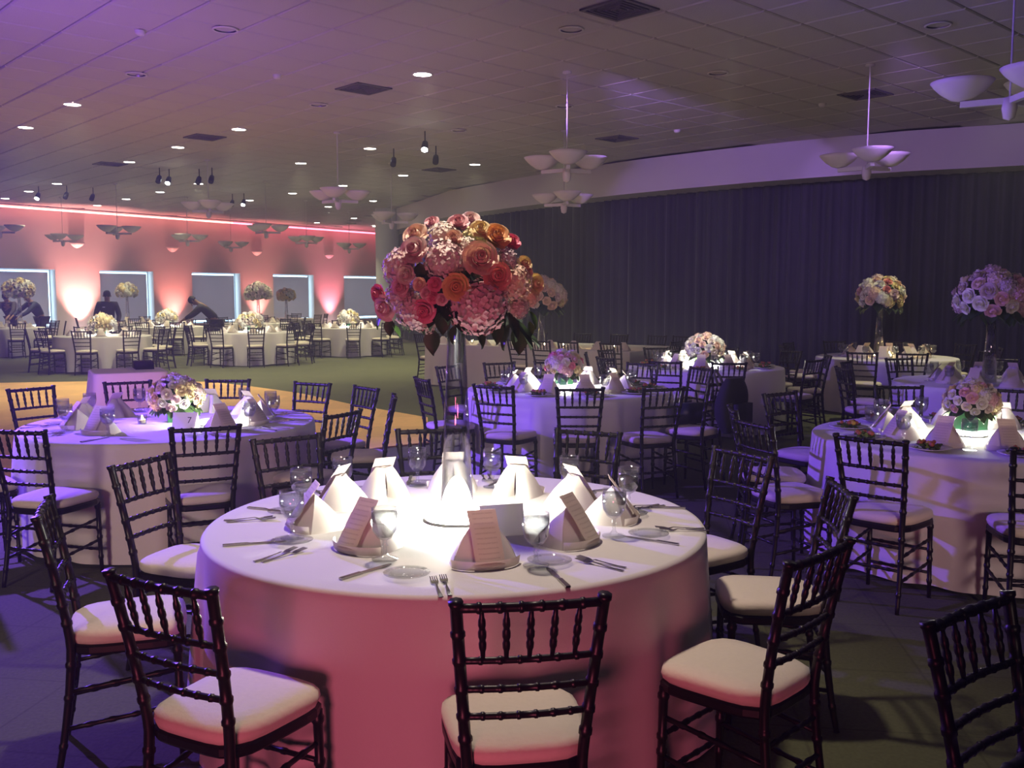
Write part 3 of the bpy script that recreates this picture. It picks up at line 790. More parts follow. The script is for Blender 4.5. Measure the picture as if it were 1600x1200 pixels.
def card_mesh():
    m = S(); w = .050; nu, nv = 6, 14
    # path from the cuff bottom up the slope and over the apex
    def path(t):
        if t < .14: k = t / .14; return (.070 + .034 * math.sin(k * 1.5), .006 + .012 * k)
        k = (t - .14) / .86; return (.104 - .128 * k, .018 + .160 * k)
    th = .0012
    def fn(i, j):
        y, z = path(j); x = (i * 2 - 1) * w
        return Vector((x, y - .018 * (i * 2 - 1) ** 2 * (1 - j) ** 2, z))
    m.grid(lambda i, j: fn(i, j), nu, nv)
    m.grid(lambda i, j: fn(1 - i, j) + Vector((0, -th, -th)), nu, nv)
    me = m.mesh('menu_card', PAPER)
    uv = me.uv_layers.new(name='uv'); k = (nu + 1) * (nv + 1)
    for lp in me.loops:
        q = lp.vertex_index % k; uv.data[lp.index].uv = ((q // (nv + 1)) / nu, (q % (nv + 1)) / nv)
    return me
translucent(PAPER, .3, (.8, .66, .55))
CARD = card_mesh()
# goblet
gob = S().lathe([(.0, .004), (.034, .003), (.035, .006), (.012, .012), (.0055, .022), (.0055, .040), (.009, .044), (.0055, .050), (.006, .058), (.020, .066), (.032, .085), (.036, .112), (.0345, .150), (.0335, .150), (.035, .112), (.031, .087), (.018, .069), (0, .066)], 20)
GOB = gob.mesh('glass', GLASS)
WAT = S().lathe([(0, .0665), (.0178, .0695), (.0305, .087), (.0345, .112), (.0342, .136), (0, .136)], 20).mesh('water', WATER)
flip(WAT)
def fork_mesh():
    m = MB()
    def strip(ws, zs, ys):
        vs = []
        for w, z, y in zip(ws, zs, ys): vs += [(-w, y, z), (w, y, z), (w, y, z - .002), (-w, y, z - .002)]
        fs = []
        for i in range(len(ws) - 1):
            for k in range(4): fs.append((i * 4 + k, i * 4 + (k + 1) % 4, (i + 1) * 4 + (k + 1) % 4, (i + 1) * 4 + k))
        fs += [(3, 2, 1, 0), tuple(len(vs) - 4 + k for k in range(4))]
        m.add(vs, fs)
    strip([.007, .006, .003, .0028, .010, .0125, .0125], [.004, .0035, .007, .010, .004, .006, .008], [.095, .06, .01, -.025, -.042, -.052, -.060])
    for x in (-.0098, -.0033, .0033, .0098):
        m.add([(x - .0018, -.060, .008), (x + .0018, -.060, .008), (x + .0018, -.060, .006), (x - .0018, -.060, .006), (x - .0012, -.095, .012), (x + .0012, -.095, .012), (x + .0012, -.095, .010), (x - .0012, -.095, .010)],
              [(0, 1, 5, 4), (2, 3, 7, 6), (1, 2, 6, 5), (3, 0, 4, 7), (4, 5, 6, 7)])
    return m.mesh('fork', STEEL)
def knife_mesh():
    m = MB()
    sec = [(.105, .008, .007), (.02, .0075, .007), (.01, .006, .005), (-.02, .0095, .0035), (-.09, .0095, .003), (-.118, .003, .003)]; vs = []; fs = []
    for y, w, t in sec: vs += [(-w, y, t), (w, y, t), (w, y, 0.0008), (-w, y, 0.0008)]
    for i in range(len(sec) - 1):
        for k in range(4): fs.append((i * 4 + k, i * 4 + (k + 1) % 4, (i + 1) * 4 + (k + 1) % 4, (i + 1) * 4 + k))
    fs += [(3, 2, 1, 0), (20, 21, 22, 23)]
    m.add(vs, fs); return m.mesh('knife', STEEL)
FORK, KNIFE = fork_mesh(), knife_mesh()
BREAD = S().lathe([(0, .003), (.04, .003), (.052, .008), (.075, .013), (.076, .0145), (.05, .0105), (.038, .006), (0, .006)], 28).mesh('glass_plate', GLASS)
PLATE = S().lathe([(0, .003), (.07, .003), (.085, .010), (.125, .018), (.126, .021), (.083, .014), (.068, .007), (0, .007)], 32).mesh('plate', PORC)
TOM = mat('tomato', (.42, .13, .05), .35, var=.2); LETT = mat('lettuce', (.16, .24, .05), .6, var=.5, scale=30); CORN = mat('pepper_yellow', (.6, .42, .05), .4)
def greens(seed):
    r = random.Random(seed); m = S()
    for i in range(26):
        a = r.uniform(0, 6.28); d = r.uniform(0, .07); c = Vector((d * math.cos(a), d * math.sin(a), .014 + r.uniform(0, .028))); s = r.uniform(.022, .04)
        X = Vector((r.uniform(-1, 1), r.uniform(-1, 1), r.uniform(-.4, .4))).normalized(); Y = X.cross(Vector((r.uniform(-.4, .4), r.uniform(-.4, .4), 1))).normalized(); Zv = X.cross(Y)
        m.grid(lambda i, j: c + X * ((i - .5) * s) + Y * ((j - .5) * s * .8) + Zv * (.008 * math.sin(i * 7 + j * 5)), 3, 3)
    return m.mesh('greens', LETT)
GREENS = [greens(1), greens(2)]
def chunk(seed, mt, nm):
    r = random.Random(seed); m = S()
    for i in range(5): a = r.uniform(0, 6.28); d = r.uniform(0.02, .06); q = r.uniform(.013, .02); m.lathe([(0, -q), (q * .8, -q * .5), (q, 0), (q * .8, q * .5), (0, q)], 8, (d * math.cos(a), d * math.sin(a), .045))
    return m.mesh(nm, mt)
TOMS = chunk(3, TOM, 'tomato'); PEPS = chunk(4, CORN, 'pepper')

def clockwords(i, n): return ORD[i] + ' place'
def setting(key, i, ang, rn, full=True, salad=False, jit=0.0, bent=True):
    c, R, dsc = TB[key]; out = Vector((math.cos(ang), math.sin(ang))); rt = Vector((-out.y, out.x))  # rt: guest's right when looking at the centre is -x of local
    rz = ang - PI / 2
    def P(side, o, z=TH): q = c + out * (rn + o) + rt * side; return (q.x, q.y, z)
    k = ORD[i] if i < 12 else 'another'
    g = dsc
    sc = 1.0
    o = link('napkin', NAP, None, P(0, 0), rz + R_.uniform(-.15, .15)); tag(o, 'folded napkin at %s place of the %s' % (k, g), 'napkin', 'folded napkins')
    o2 = link('menu_card', CARD, None, P(0, 0), o.rotation_euler.z); tag(o2, 'menu card at %s place of the %s' % (k, g), 'menu card', 'menu cards')
    if not full: return
    t = thing('water_goblet', 'stemmed goblet of water at %s place of the %s' % (k, g), 'goblet', P(.165, .075), 0, 'water goblets'); 
    gl = link('glass', GOB, t); link('water', WAT, gl)
    t.scale = (1.28, 1.28, 1.22)
    if full == 2:
        o = link('knife', KNIFE, None, P(.205, .215), rz + R_.uniform(-.1, .1)); tag(o, 'steel table knife at %s place of the %s' % (k, g), 'knife', 'table knives')
        for q, (s, w) in enumerate(((-.155, 'inner'), (-.185, 'outer'))):
            o = link('fork', FORK, None, P(s, .235 + .012 * q), rz + R_.uniform(-.06, .06)); tag(o, '%s steel fork at %s place of the %s' % (w, k, g), 'fork', 'table forks')
        o = link('bread_plate', BREAD, None, P(-.265, .10), rz); tag(o, 'small clear glass plate at %s place of the %s' % (k, g), 'plate', 'clear bread plates')
    if salad:
        t = thing('salad_plate', 'white salad plate at %s place of the %s' % (k, g), 'plate', P(0, .235), R_.uniform(0, 6), 'salad plates')
        link('plate', PLATE, t); link('greens', GREENS[i % 2], t); link('tomato', TOMS, t)
        if i % 2: link('pepper', PEPS, t)
# foreground table: places measured one by one
c1 = TB['T1'][0]
for i, (u, v) in enumerate([(893, 848), (960, 812), (897, 790), (808, 772), (708, 764), (600, 775), (532, 790), (488, 824), (570, 857), (755, 880)]):
    p = ray(u, v, TH).xy - c1
    setting('T1', i, math.atan2(p.y, p.x), p.length, 2)
for i, a in enumerate([-150, -116, -40, -10, 18, 48, 82, 115, 148, 179]): setting('T2', i, math.radians(a), .62, 2)
for i in range(10): setting('T3', i, math.radians(-78 + 36 * i), .53, 1, True)
for i in range(10): setting('T4', i, math.radians(-98 + 36 * i), .53, 1, True)
for k, a0 in (('T5', -70), ('T6', -80), ('T7', -100)):
    for i in range(10): setting(k, i, math.radians(a0 + 36 * i), .53, 1, k == 'T5')
for k in ('F1', 'F2', 'F3', 'F4', 'F5', 'F6', 'F8'):
    for i in range(8): setting(k, i, math.radians(20 + 45 * i), .64, False)

# ================================================================== FLOWERS
def petal_mat(nm, col): return mat('petal_' + nm, col, .6, var=.18, scale=18, sheen=.2)
PC = {'cream': (.80, .70, .58), 'blush': (.80, .60, .56), 'pink': (.78, .45, .47), 'hot': (.78, .20, .30), 'peach': (.82, .57, .42), 'orange': (.78, .44, .18), 'coral': (.80, .33, .26), 'yellow': (.80, .66, .32), 'mauve': (.60, .47, .50), 'white': (.80, .78, .68)}
def hydrangea(seed):
    r = random.Random(seed); m = S()
    m.lathe([(0, -.76), (.46, -.6), (.74, -.2), (.74, .2), (.46, .6), (0, .76)], 12)
    N = 300; m.smooth = False
    for i in range(N):
        z = 1 - 2 * (i + .5) / N; a = i * 2.39996; q = math.sqrt(1 - z * z)
        nrm = Vector((q * math.cos(a), q * math.sin(a), z)); c = nrm * r.uniform(.80, .98)
        nrm = (nrm + Vector((r.uniform(-.45, .45), r.uniform(-.45, .45), r.uniform(-.45, .45)))).normalized()
        X = nrm.orthogonal().normalized(); X.rotate(Quaternion(nrm, r.uniform(0, 6))); Y = nrm.cross(X); s = r.uniform(.088, .125)
        for k in range(4):
            w = k * PI / 2; d = X * math.cos(w) + Y * math.sin(w); e = nrm.cross(d); t = r.uniform(.0, .35) * s
            m.add([c, c + d * s * .55 + e * s * .55 + nrm * t * .5, c + d * s * 1.15 + nrm * t, c + d * s * .55 - e * s * .55 + nrm * t * .5], [(0, 1, 2, 3)])
    return m
def rose(seed):
    r = random.Random(seed); m = S()
    m.lathe([(0, -.45), (.36, -.38), (.55, -.1), (.40, .35), (0, .42)], 10)
    for ringi, (n, rad, h, op) in enumerate(((2, .17, .66, -.04), (3, .32, .64, .02), (4, .50, .56, .10), (5, .70, .40, .20), (6, .84, .12, .34))):
        for k in range(n):
            a0 = 2 * PI * k / n + ringi * .9 + r.uniform(-.2, .2); wd_ = 2 * PI / n * .80; tl = r.uniform(-.07, .07); ph_ = r.uniform(0, 6)
            def fn(i, j):
                a = a0 + (i - .5) * 2 * wd_ * (1 - .2 * j)
                rr = rad * (.5 + .5 * math.sin(j * PI / 2)) * (1 + .22 * (i - .5)) + op * j ** 3
                z = -.35 + (h + .35) * j - .16 * (2 * i - 1) ** 2 * j + tl * j - (.10 * max(0, j - .7) * 3.3 if op > .05 else 0) + .025 * math.sin(9 * i + ph_) * j
                return Vector((rr * math.cos(a), rr * math.sin(a), z))
            m.grid(fn, 5, 4)
    return m
HYD = [hydrangea(1), hydrangea(2)]; ROS = [rose(1), rose(2)]
ME = {}
def bloom(kind, col, k=0):
    key = (kind, col, k % 2)
    if key not in ME: ME[key] = (HYD if kind == 'hydrangea' else ROS)[k % 2].mesh(kind, petal_mat(col, PC[col]))
    return ME[key]
def leaf_mesh(mt):
    m = S()
    def fn(i, j):
        w = .42 * math.sin(PI * min(1, i * 1.02)) ** .8 * (1 - .35 * i)
        return Vector((i - .1, (j * 2 - 1) * w, -.28 * i * i + .10 * abs(j * 2 - 1)))
    m.grid(fn, 8, 4); m.grid(lambda i, j: fn(i, 1 - j) - Vector((0, 0, .012)), 8, 4)
    return m.mesh('leaf', mt)
LF, LFB = leaf_mesh(LEAF), leaf_mesh(LEAFB)
def put_bloom(par, kind, col, pos, nrm, rad, k=0):
    o = link(kind, bloom(kind, col, k), par, pos); o.rotation_euler = Vector(nrm).to_track_quat('Z', 'Y').to_euler(); o.scale = (rad, rad, rad * (.92 if kind == 'hydrangea' else 1)); return o
def put_leaf(par, pos, d, size, bright=False, roll=0):
    o = link('leaf', LFB if bright else LF, par, pos); o.rotation_euler = Vector(d).to_track_quat('X', 'Z').to_euler(); o.scale = (size,) * 3; return o

def vase(p, label, h=.78, r0=.064, r1=.030):
    m = S(); w = .004
    prof = [(0, .001), (r0, .001), (r0 + (r1 - r0) * .5, h * .5), (r1, h), (r1 - w, h), (r0 + (r1 - r0) * .5 - w, h * .5), (r0 - w * 2, .014), (0, .012)]
    m.lathe(prof, 32)
    o = m.build('flower_vase', VGLASS, None, p); return tag(o, label, 'vase', 'tall clear tapered vases')
def light_base(p, label, r=.10, strength=120, col=(1, .97, .80)):
    t = thing('light_base', label, 'light base', p, 0, 'glowing light bases under centrepieces')
    S().lathe([(r * 1.05, 0), (r * 1.05, .010), (r, .012)], 32, cap0=True).build('housing', STEEL, t)
    S().lathe([(r, .012), (r * 1.0, .036)], 32).build('diffuser', emit('led_%d' % strength, col, strength), t)
    S().lathe([(r, .036), (r, .0395), (r * .98, .040), (0, .040)], 32).build('top_plate', emit('led_top', (1, .97, .85), 9), t)
    return t
# --- the tall bouquet of the foreground table
cz = Vector((c1.x, c1.y, TH))
LB1 = light_base(cz, 'round light base glowing white under the tall foreground vase', .13, 700)
vase(cz + Vector((0, 0, .0405)), 'tall clear tapered glass vase on the foreground table', .80, .066, .031)
pxm = 3.76 / FPX * 1.004
# bouquet centre: seen at (718, 437)
def bou_pos(u, v, Y):  # point at depth Y seen at (u, v)
    dx = (u - 800) / FPX; dy = -(v - 600) / FPX
    d = Vector((dx, math.cos(PITCH) + dy * math.sin(PITCH), -math.sin(PITCH) + dy * math.cos(PITCH)))
    return Vector((0, 0, CAMH)) + d * (Y / d.y)
BC = bou_pos(718, 440, c1.y)
bq = thing('bouquet', 'large round bouquet of pink hydrangeas and roses atop the foreground vase', 'bouquet', BC)
AX = (.285, .27, .225)
def on_shell(u, v, k=1.0):
    p = bou_pos(u, v, c1.y - .12) - BC
    x, z = p.x / (AX[0] * 1.1), p.z / (AX[2] * 1.12); q = 1 - x * x - z * z
    y = -AX[1] * math.sqrt(max(q, .02)) * k
    p = bou_pos(u, v, c1.y + y) - BC
    return p, Vector((p.x / AX[0] ** 2, p.y / AX[1] ** 2, p.z / AX[2] ** 2)).normalized()
cr = lambda x, y: (560 + x / 4.615, 310 + y / 4.615)
sM = 3.62 / FPX / 4.615 / 2
HL_ = [(280, 720, 210, 'blush'), (270, 480, 240, 'blush'), (620, 430, 280, 'blush'), (600, 240, 200, 'cream'), (380, 830, 260, 'blush'), (880, 790, 380, 'pink'), (1150, 610, 240, 'peach'), (1090, 430, 170, 'mauve'), (1180, 810, 150, 'cream'), (1270, 720, 140, 'peach'), (470, 930, 150, 'cream'), (1010, 650, 160, 'pink'), (780, 330, 150, 'cream')]
RL = [(400, 370, 165, 'blush'), (410, 260, 150, 'peach'), (720, 175, 125, 'pink'), (810, 150, 120, 'blush'), (880, 430, 200, 'peach'), (1000, 270, 165, 'orange'), (1000, 560, 165, 'coral'), (705, 640, 155, 'orange'), (470, 815, 140, 'hot'), (1110, 310, 105, 'hot'), (530, 170, 90, 'pink'), (340, 550, 110, 'cream'), (140, 690, 120, 'hot'), (190, 790, 160, 'pink'), (550, 620, 85, 'hot'), (490, 680, 75, 'pink'), (535, 715, 75, 'hot'), (600, 730, 70, 'pink'), (880, 220, 120, 'yellow'), (1280, 615, 120, 'yellow'), (440, 620, 80, 'peach'), (1200, 470, 95, 'yellow'), (1215, 530, 80, 'peach'), (690, 280, 100, 'peach'), (300, 640, 110, 'pink')]
for i, (x, y, d_, col) in enumerate(HL_):
    p, nn = on_shell(*cr(x, y), .86); put_bloom(bq, 'hydrangea', col, p - nn * .02, nn, d_ * sM * 1.2, i)
for i, (x, y, d_, col) in enumerate(RL):
    p, nn = on_shell(*cr(x, y), 1.0); nn = (nn + Vector((0, -1.0, .15))).normalized(); put_bloom(bq, 'rose', col, p, nn, d_ * sM * 1.08, i)
rb = random.Random(5)
for i in range(20):   # the far half of the ball
    a = rb.uniform(.15, PI - .15); e = rb.uniform(-.6, 1.1)
    nn = Vector((math.cos(a) * math.cos(e), math.sin(a) * math.cos(e), math.sin(e))); p = Vector((nn.x * AX[0], nn.y * AX[1], nn.z * AX[2]))
    kind = 'hydrangea' if i % 3 == 0 else 'rose'
    put_bloom(bq, kind, rb.choice(['cream', 'blush', 'pink', 'peach', 'yellow', 'white']), p * .9, nn, .075 if kind == 'hydrangea' else .045, i)
# moss core and leaves
m = S(); m.lathe([(0, -.15), (.12, -.12), (.19, -.02), (.18, .08), (.10, .15), (0, .17)], 20); m.build('foliage_core', LEAF, bq)
for x, y, dx_, dz_, sz, br in [(540, 960, -.1, -1, .10, 0), (600, 830, .1, -.8, .09, 0), (650, 760, .3, -.5, .07, 0), (1080, 850, .5, -.8, .11, 0), (1130, 900, .75, -.7, .13, 0), (1090, 930, -.5, -.9, .10, 0), (1150, 930, .15, -1, .12, 0), (1180, 960, .9, -.45, .10, 0), (1240, 830, .5, -.8, .07, 1), (1230, 900, .3, -.9, .06, 1), (170, 850, -.5, -.8, .06, 0), (230, 880, -.1, -1, .07, 0), (820, 560, .3, -.3, .09, 0), (760, 600, -.4, .2, .07, 0), (440, 480, .1, -.7, .07, 0), (790, 280, .2, -.5, .06, 0), (560, 760, .5, -.6, .06, 0), (250, 920, .6, -.6, .06, 1), (700, 930, -.3, -.8, .07, 0), (860, 950, .4, -.8, .08, 0), (990, 900, .2, -1, .09, 0)]:
    p, nn = on_shell(*cr(x, y), .82); put_leaf(bq, p, Vector((dx_, -.25, dz_)), sz, bool(br))
for i in range(26):
    a = i * 2.4; put_leaf(bq, Vector((.13 * math.cos(a), .13 * math.sin(a), -.08)), Vector((math.cos(a), math.sin(a), -.35 - .3 * (i % 3))), .15)
S().tube([(0, 0, -.15), (0, 0, -(BC.z - TH - .0405 - .84) - .25)], .016, 8).build('stem', LEAF, bq)

# bouquet templates for the other tables: children share the same bloom meshes
def bouquet(p, label, rad, seed, pal, detail=True, group='tall bouquets', flat=.78):
    r = random.Random(seed); N = 44
    spec = []
    for i in range(N):
        z = 1 - 1.55 * (i + .5) / N; a = i * 2.39996 + seed; q = math.sqrt(max(0, 1 - z * z))
        nn = Vector((q * math.cos(a), q * math.sin(a), z)); kind = 'hydrangea' if i % 4 == 0 else 'rose'
        spec.append((kind, r.choice(pal), Vector((nn.x, nn.y, nn.z * flat)) * rad * (.82 if kind == 'hydrangea' else .93), nn, rad * (.30 if kind == 'hydrangea' else r.uniform(.15, .20)), i))
    if detail:
        t = thing('bouquet', label, 'bouquet', p, 0, group)
        for kind, col, pos, nn, rr, i in spec: put_bloom(t, kind, col, pos, nn, rr, i)
        for i in range(18):
            a = i * 2.4; put_leaf(t, Vector((.5 * rad * math.cos(a), .5 * rad * math.sin(a), -.35 * rad)), Vector((math.cos(a), math.sin(a), -.3 - .25 * (i % 3))), rad * .6)
        m = S(); m.lathe([(0, -.5 * rad), (.5 * rad, -.4 * rad), (.74 * rad, 0), (.6 * rad, .4 * rad), (0, .6 * rad)], 14); m.build('foliage_core', LEAF, t)
        return t
    m = S(); mats = [petal_mat(c, PC[c]) for c in pal] + [LEAF]; r2 = random.Random(seed)
    for kind, col, pos, nn, rr, i in spec:
        m.m = pal.index(col); src = HYD[i % 2] if kind == 'hydrangea' else ROS[i % 2]
        q = nn.to_track_quat('Z', 'Y').to_matrix()
        m.add([pos + (q @ Vector(v)) * rr for v in src.v], src.f)
    m.m = len(pal); m.lathe([(0, -.5 * rad), (.5 * rad, -.4 * rad), (.74 * rad, 0), (.6 * rad, .4 * rad), (0, .6 * rad)], 14)
    return tag(m.build('bouquet', mats, None, p), label, 'bouquet', group)
PAL = ['cream', 'blush', 'pink', 'peach', 'yellow', 'white', 'coral']; PALW = ['cream', 'white', 'white', 'yellow']; PALM = ['cream', 'blush', 'hot', 'white', 'peach']
PALW = list(dict.fromkeys(PALW))
def tall(key, Y, u, vtop, vbot, label, seed, pal, detail, rad):
    c = TB[key][0] if key else Y
    p = bou_pos(u, (vtop + vbot) / 2, c.y); base = Vector((p.x, p.y, TH))
    vase(base, 'tall clear tapered vase on the ' + label, p.z - TH - rad * .35, .075, .034)
    bouquet(p, 'round bouquet on the tall vase of the ' + label, rad, seed, pal, detail)
tall('T6', 0, 1376, 435, 487, 'tall-vase round table by the curtain', 3, PAL, True, .34)
tall('T7', 0, 1551, 430, 500, 'tall-vase round table at right edge', 4, ['cream', 'blush', 'pink', 'white', 'mauve', 'orange'], True, .37)
hq = hp(1.95, 1.0)
tall(None, Vector((0, hq.y)), 846, 434, 494, 'long candlelit table', 5, ['cream', 'peach', 'blush', 'yellow'], True, .44)
tall('F2', 0, 29, 442, 466, 'far table at left edge', 6, PALW, False, .40)
tall('F8', 0, 198, 445, 467, 'far vase table behind waiter', 7, PALW, False, .36)
tall('F6', 0, 403, 442, 474, 'far vase table under fourth window', 8, ['cream', 'white', 'mauve'], False, .43)
tall('F7', 0, 447, 451, 474, 'farthest vase table', 9, ['yellow', 'white', 'cream'], False, .36)

# low centrepieces
GREENV = mat('green_vase', (.02, .12, .05), .15, var=.1)
def low(key, label, pal, seed, rad=.17, box=.14, detail=True, dz=0, strength=40, off=(0, 0), base_r=.10, lab2=None, vmat=None):
    c = TB[key][0] + Vector(off); z = TH
    if strength:
        light_base(Vector((c.x, c.y, TH)), 'light base glowing under the low flowers of the ' + TB[key][2], base_r, strength); z += .0405
    m = MB(); h = box
    for (w, z0, z1) in ((box / 2, 0, h), ):
        m.box((0, 0, h / 2), (box, box, h))
    m2 = MB(); w = box / 2; k = w - .006
    m2.add([(-w, -w, 0), (w, -w, 0), (w, w, 0), (-w, w, 0), (-w, -w, h), (w, -w, h), (w, w, h), (-w, w, h), (-k, -k, h), (k, -k, h), (k, k, h), (-k, k, h), (-k, -k, .02), (k, -k, .02), (k, k, .02), (-k, k, .02)],
           [(3, 2, 1, 0), (0, 1, 5, 4), (1, 2, 6, 5), (2, 3, 7, 6), (3, 0, 4, 7), (4, 5, 9, 8), (5, 6, 10, 9), (6, 7, 11, 10), (7, 4, 8, 11), (8, 9, 13, 12), (9, 10, 14, 13), (10, 11, 15, 14), (11, 8, 12, 15), (12, 13, 14, 15)])
    o = m2.build('square_vase', vmat or GREENV, None, (c.x, c.y, z), .4); tag(o, 'low square green vase on the ' + TB[key][2], 'vase', 'low square vases')
    bouquet(Vector((c.x, c.y, z + h + rad * .28)), label, rad, seed, pal, detail, 'low flower centrepieces', .75)
low('T2', 'low mixed bouquet of peach roses and green hydrangea on the left table', ['blush', 'peach', 'orange', 'white', 'cream', 'yellow'], 21, .19, .13, strength=0, off=(.02, .05))
light_base(Vector((TB['T2'][0].x + .34, TB['T2'][0].y - .17, TH)), 'light base glowing white at the right half of the left table', .08, 420)
low('T3', 'low bouquet of pink and white flowers on the middle table', ['pink', 'white', 'cream', 'yellow', 'hot'], 22, .19, .13, strength=420, base_r=.15, off=(-.05, 0))
low('T4', 'low bouquet of cream hydrangea and pink roses in the green vase', ['white', 'cream', 'white', 'yellow', 'pink'], 23, .17, .14, strength=420, off=(-.02, .02))
low('T5', 'low white bouquet glowing brightly on the table by the curtain', ['white', 'cream', 'peach'], 24, .24, .12, strength=600, base_r=.16)
for k, s in (('F1', 30), ('F3', 31), ('F4', 32), ('F5', 33)):
    c = TB[k][0]; spot('pin_spot_lamp', (c.x, c.y - 1.5, HC - .1), (c.x, c.y, 1.0), (1, .95, .78), 1100, 22, .6, .05)  # unseen narrow spot added to brighten these flowers
    low(k, 'low white flowers on the ' + TB[k][2], PALW, s, .30, .12, False, strength=60, base_r=.16)
c = TB['T5'][0]; spot('pin_spot_lamp', (c.x, c.y - 1.2, HC - .1), (c.x, c.y, 1.0), (1, .95, .78), 900, 18, .6, .05)  # another unseen spot, added to whiten the flowers by the curtain
# candle cups
def votive(p, label, group='lit votive candles'):
    t = thing('votive_candle', label, 'candle', p, 0, group)
    S().lathe([(0, .002), (.028, .002), (.034, .065), (.032, .065), (.026, .006), (0, .006)], 16).build('glass_cup', GLASS, t)
    wx = S().lathe([(0, .007), (.024, .007), (.025, .028), (0, .028)], 14).build('wax', mat('wax', (.8, .7, .5), .5), t)
    S().lathe([(0, .030), (.006, .036), (.007, .044), (.003, .056), (0, .062)], 8).build('flame', emit('flame', (1, .62, .22), 260), wx)
for i, a in enumerate((-140, -100, 60, -60, -20)):
    c = TB['T6'][0]; q = math.radians(a); votive(Vector((c.x + .32 * math.cos(q), c.y + .32 * math.sin(q), TH)), 'small votive candle, %s from left, on the tall-vase table by the curtain' % ORD[i])
for i in range(12):
    q = hp(.3 + i * (HL - .6) / 11, .50 + .10 * math.sin(i * 2.1)); votive(Vector((q.x, q.y, TH)), 'small votive candle, %s from left in the row on the long table' % ORD[i], 'candles on the long table')
votive(TB['T2'][0].to_3d() + Vector((-.17, -.10, TH)), 'votive candle before the low flowers of the left table')
votive(TB['T5'][0].to_3d() + Vector((.27, -.10, TH)), 'votive candle right of the glowing white flowers by the curtain')
# napkins on the long table
for i in range(9):
    q = hp(.25 + i * (HL - .5) / 8, .22); o = link('napkin', NAP, None, (q.x, q.y, TH), fa_ + PI / 2); tag(o, 'folded napkin, %s from left along the near edge of the long table' % ORD[i], 'napkin', 'napkins on the long table')
# table cards
def table_card(p, rz, label, text=None):
    t = thing('table_card', label, 'table card', p, rz, 'table number cards')
    m = MB(); w, h = .085, .115; m.add([(-w, 0, 0), (w, 0, 0), (w, .03, h), (-w, .03, h), (-w, .06, 0), (w, .06, 0), (-w, .002, 0), (w, .002, 0), (w, .0305, h - .004), (-w, .0305, h - .004), (-w, .058, 0), (w, .058, 0)], [(0, 1, 2, 3), (3, 2, 5, 4)])
    m.build('card', mat('card_stock', (.82, .78, .70), .7, var=.02), t)
    if text:
        cu = bpy.data.curves.new('numeral', 'FONT'); cu.body = text; cu.size = .06; cu.align_x = 'CENTER'; cu.extrude = .0003
        tmp = bpy.data.objects.new('tmp', cu); C.objects.link(tmp); dg = bpy.context.evaluated_depsgraph_get(); me = bpy.data.meshes.new_from_object(tmp.evaluated_get(dg)); bpy.data.objects.remove(tmp)
        me.materials.clear(); me.materials.append(mat('ink', (.05, .04, .04), .7, var=0))
        o = link('numeral', me, t, (.03, .0125 - .0012, .045)); o.rotation_euler = (math.atan2(.115, .03), 0, 0)
translucent(mat('card_stock', (.82, .78, .70), .7, var=.02), .5, (.9, .86, .76))
p = ray(786, 838, TH); table_card(p, .25, 'blank white folded card beside the foreground vase')
p = ray(288, 672, TH); table_card(p, -.05, 'white table card numbered 7 on the left table', '7')

# ================================================================== BAGS
m = S()
def pack(i, j):
    a = 2 * PI * i; h = j
    w = .19 * (1 - .12 * h) * math.sin(PI * (.10 + .80 * h)) ** .35; dpt = .10 * (1 - .25 * h) * math.sin(PI * (.08 + .84 * h)) ** .4
    c, s = math.cos(a), math.sin(a); k = (abs(c) ** 3 + abs(s) ** 3) ** (-1 / 3)
    return Vector((c * k * w, s * k * dpt + .02 * math.sin(5 * h + c), .46 * h))
m.grid(pack, 24, 12); m.add([pack(i / 24, 0) for i in range(24)], [tuple(range(24))]); m.add([pack(i / 24, 1) for i in range(24)], [tuple(range(24))[::-1]])
bch = [c for c in chairs if False]
tgt = ray(1125, 599, .905).xy
bc_ = min(chairs, key=lambda c: (c.location.xy - tgt).length)
bz = bc_.rotation_euler.z
bp = bc_.matrix_basis @ Vector((0, -.38, .50))
t = thing('backpack', 'black backpack hanging from a chair back right of the middle table', 'backpack', bp, bz)
m.build('body', BLACKC, t)
S().tube([(-.13, .06, .40), (-.15, .09, .49), (-.11, .10, .53), (-.07, .08, .47), (-.06, .05, .40)], .012, 8).build('handle_loop', mat('pale_strap', (.10, .10, .09), .7), t)
pk = S(); pk.add(*(lambda b: (b.v, b.f))(MB().box((0, -.105, .15), (.24, .05, .20)))); pk.build('front_pocket', BLACKC, t)
p = ray(1058, 655, .50); o = MB()
t = thing('handbag', 'dark blue handbag hanging beside the middle table chairs', 'bag', (p.x + .03, p.y - .42, .52), .4)
S().add(*(lambda b: (b.v, b.f))(MB().box((0, 0, .09), (.26, .09, .18)))).build('body', mat('navy_leather', (.015, .015, .045), .4), t)
S().tube([(-.09, 0, .17), (-.07, 0, .28), (0, 0, .32), (.07, 0, .28), (.09, 0, .17)], .008, 8).build('handle', BLACKC, t)

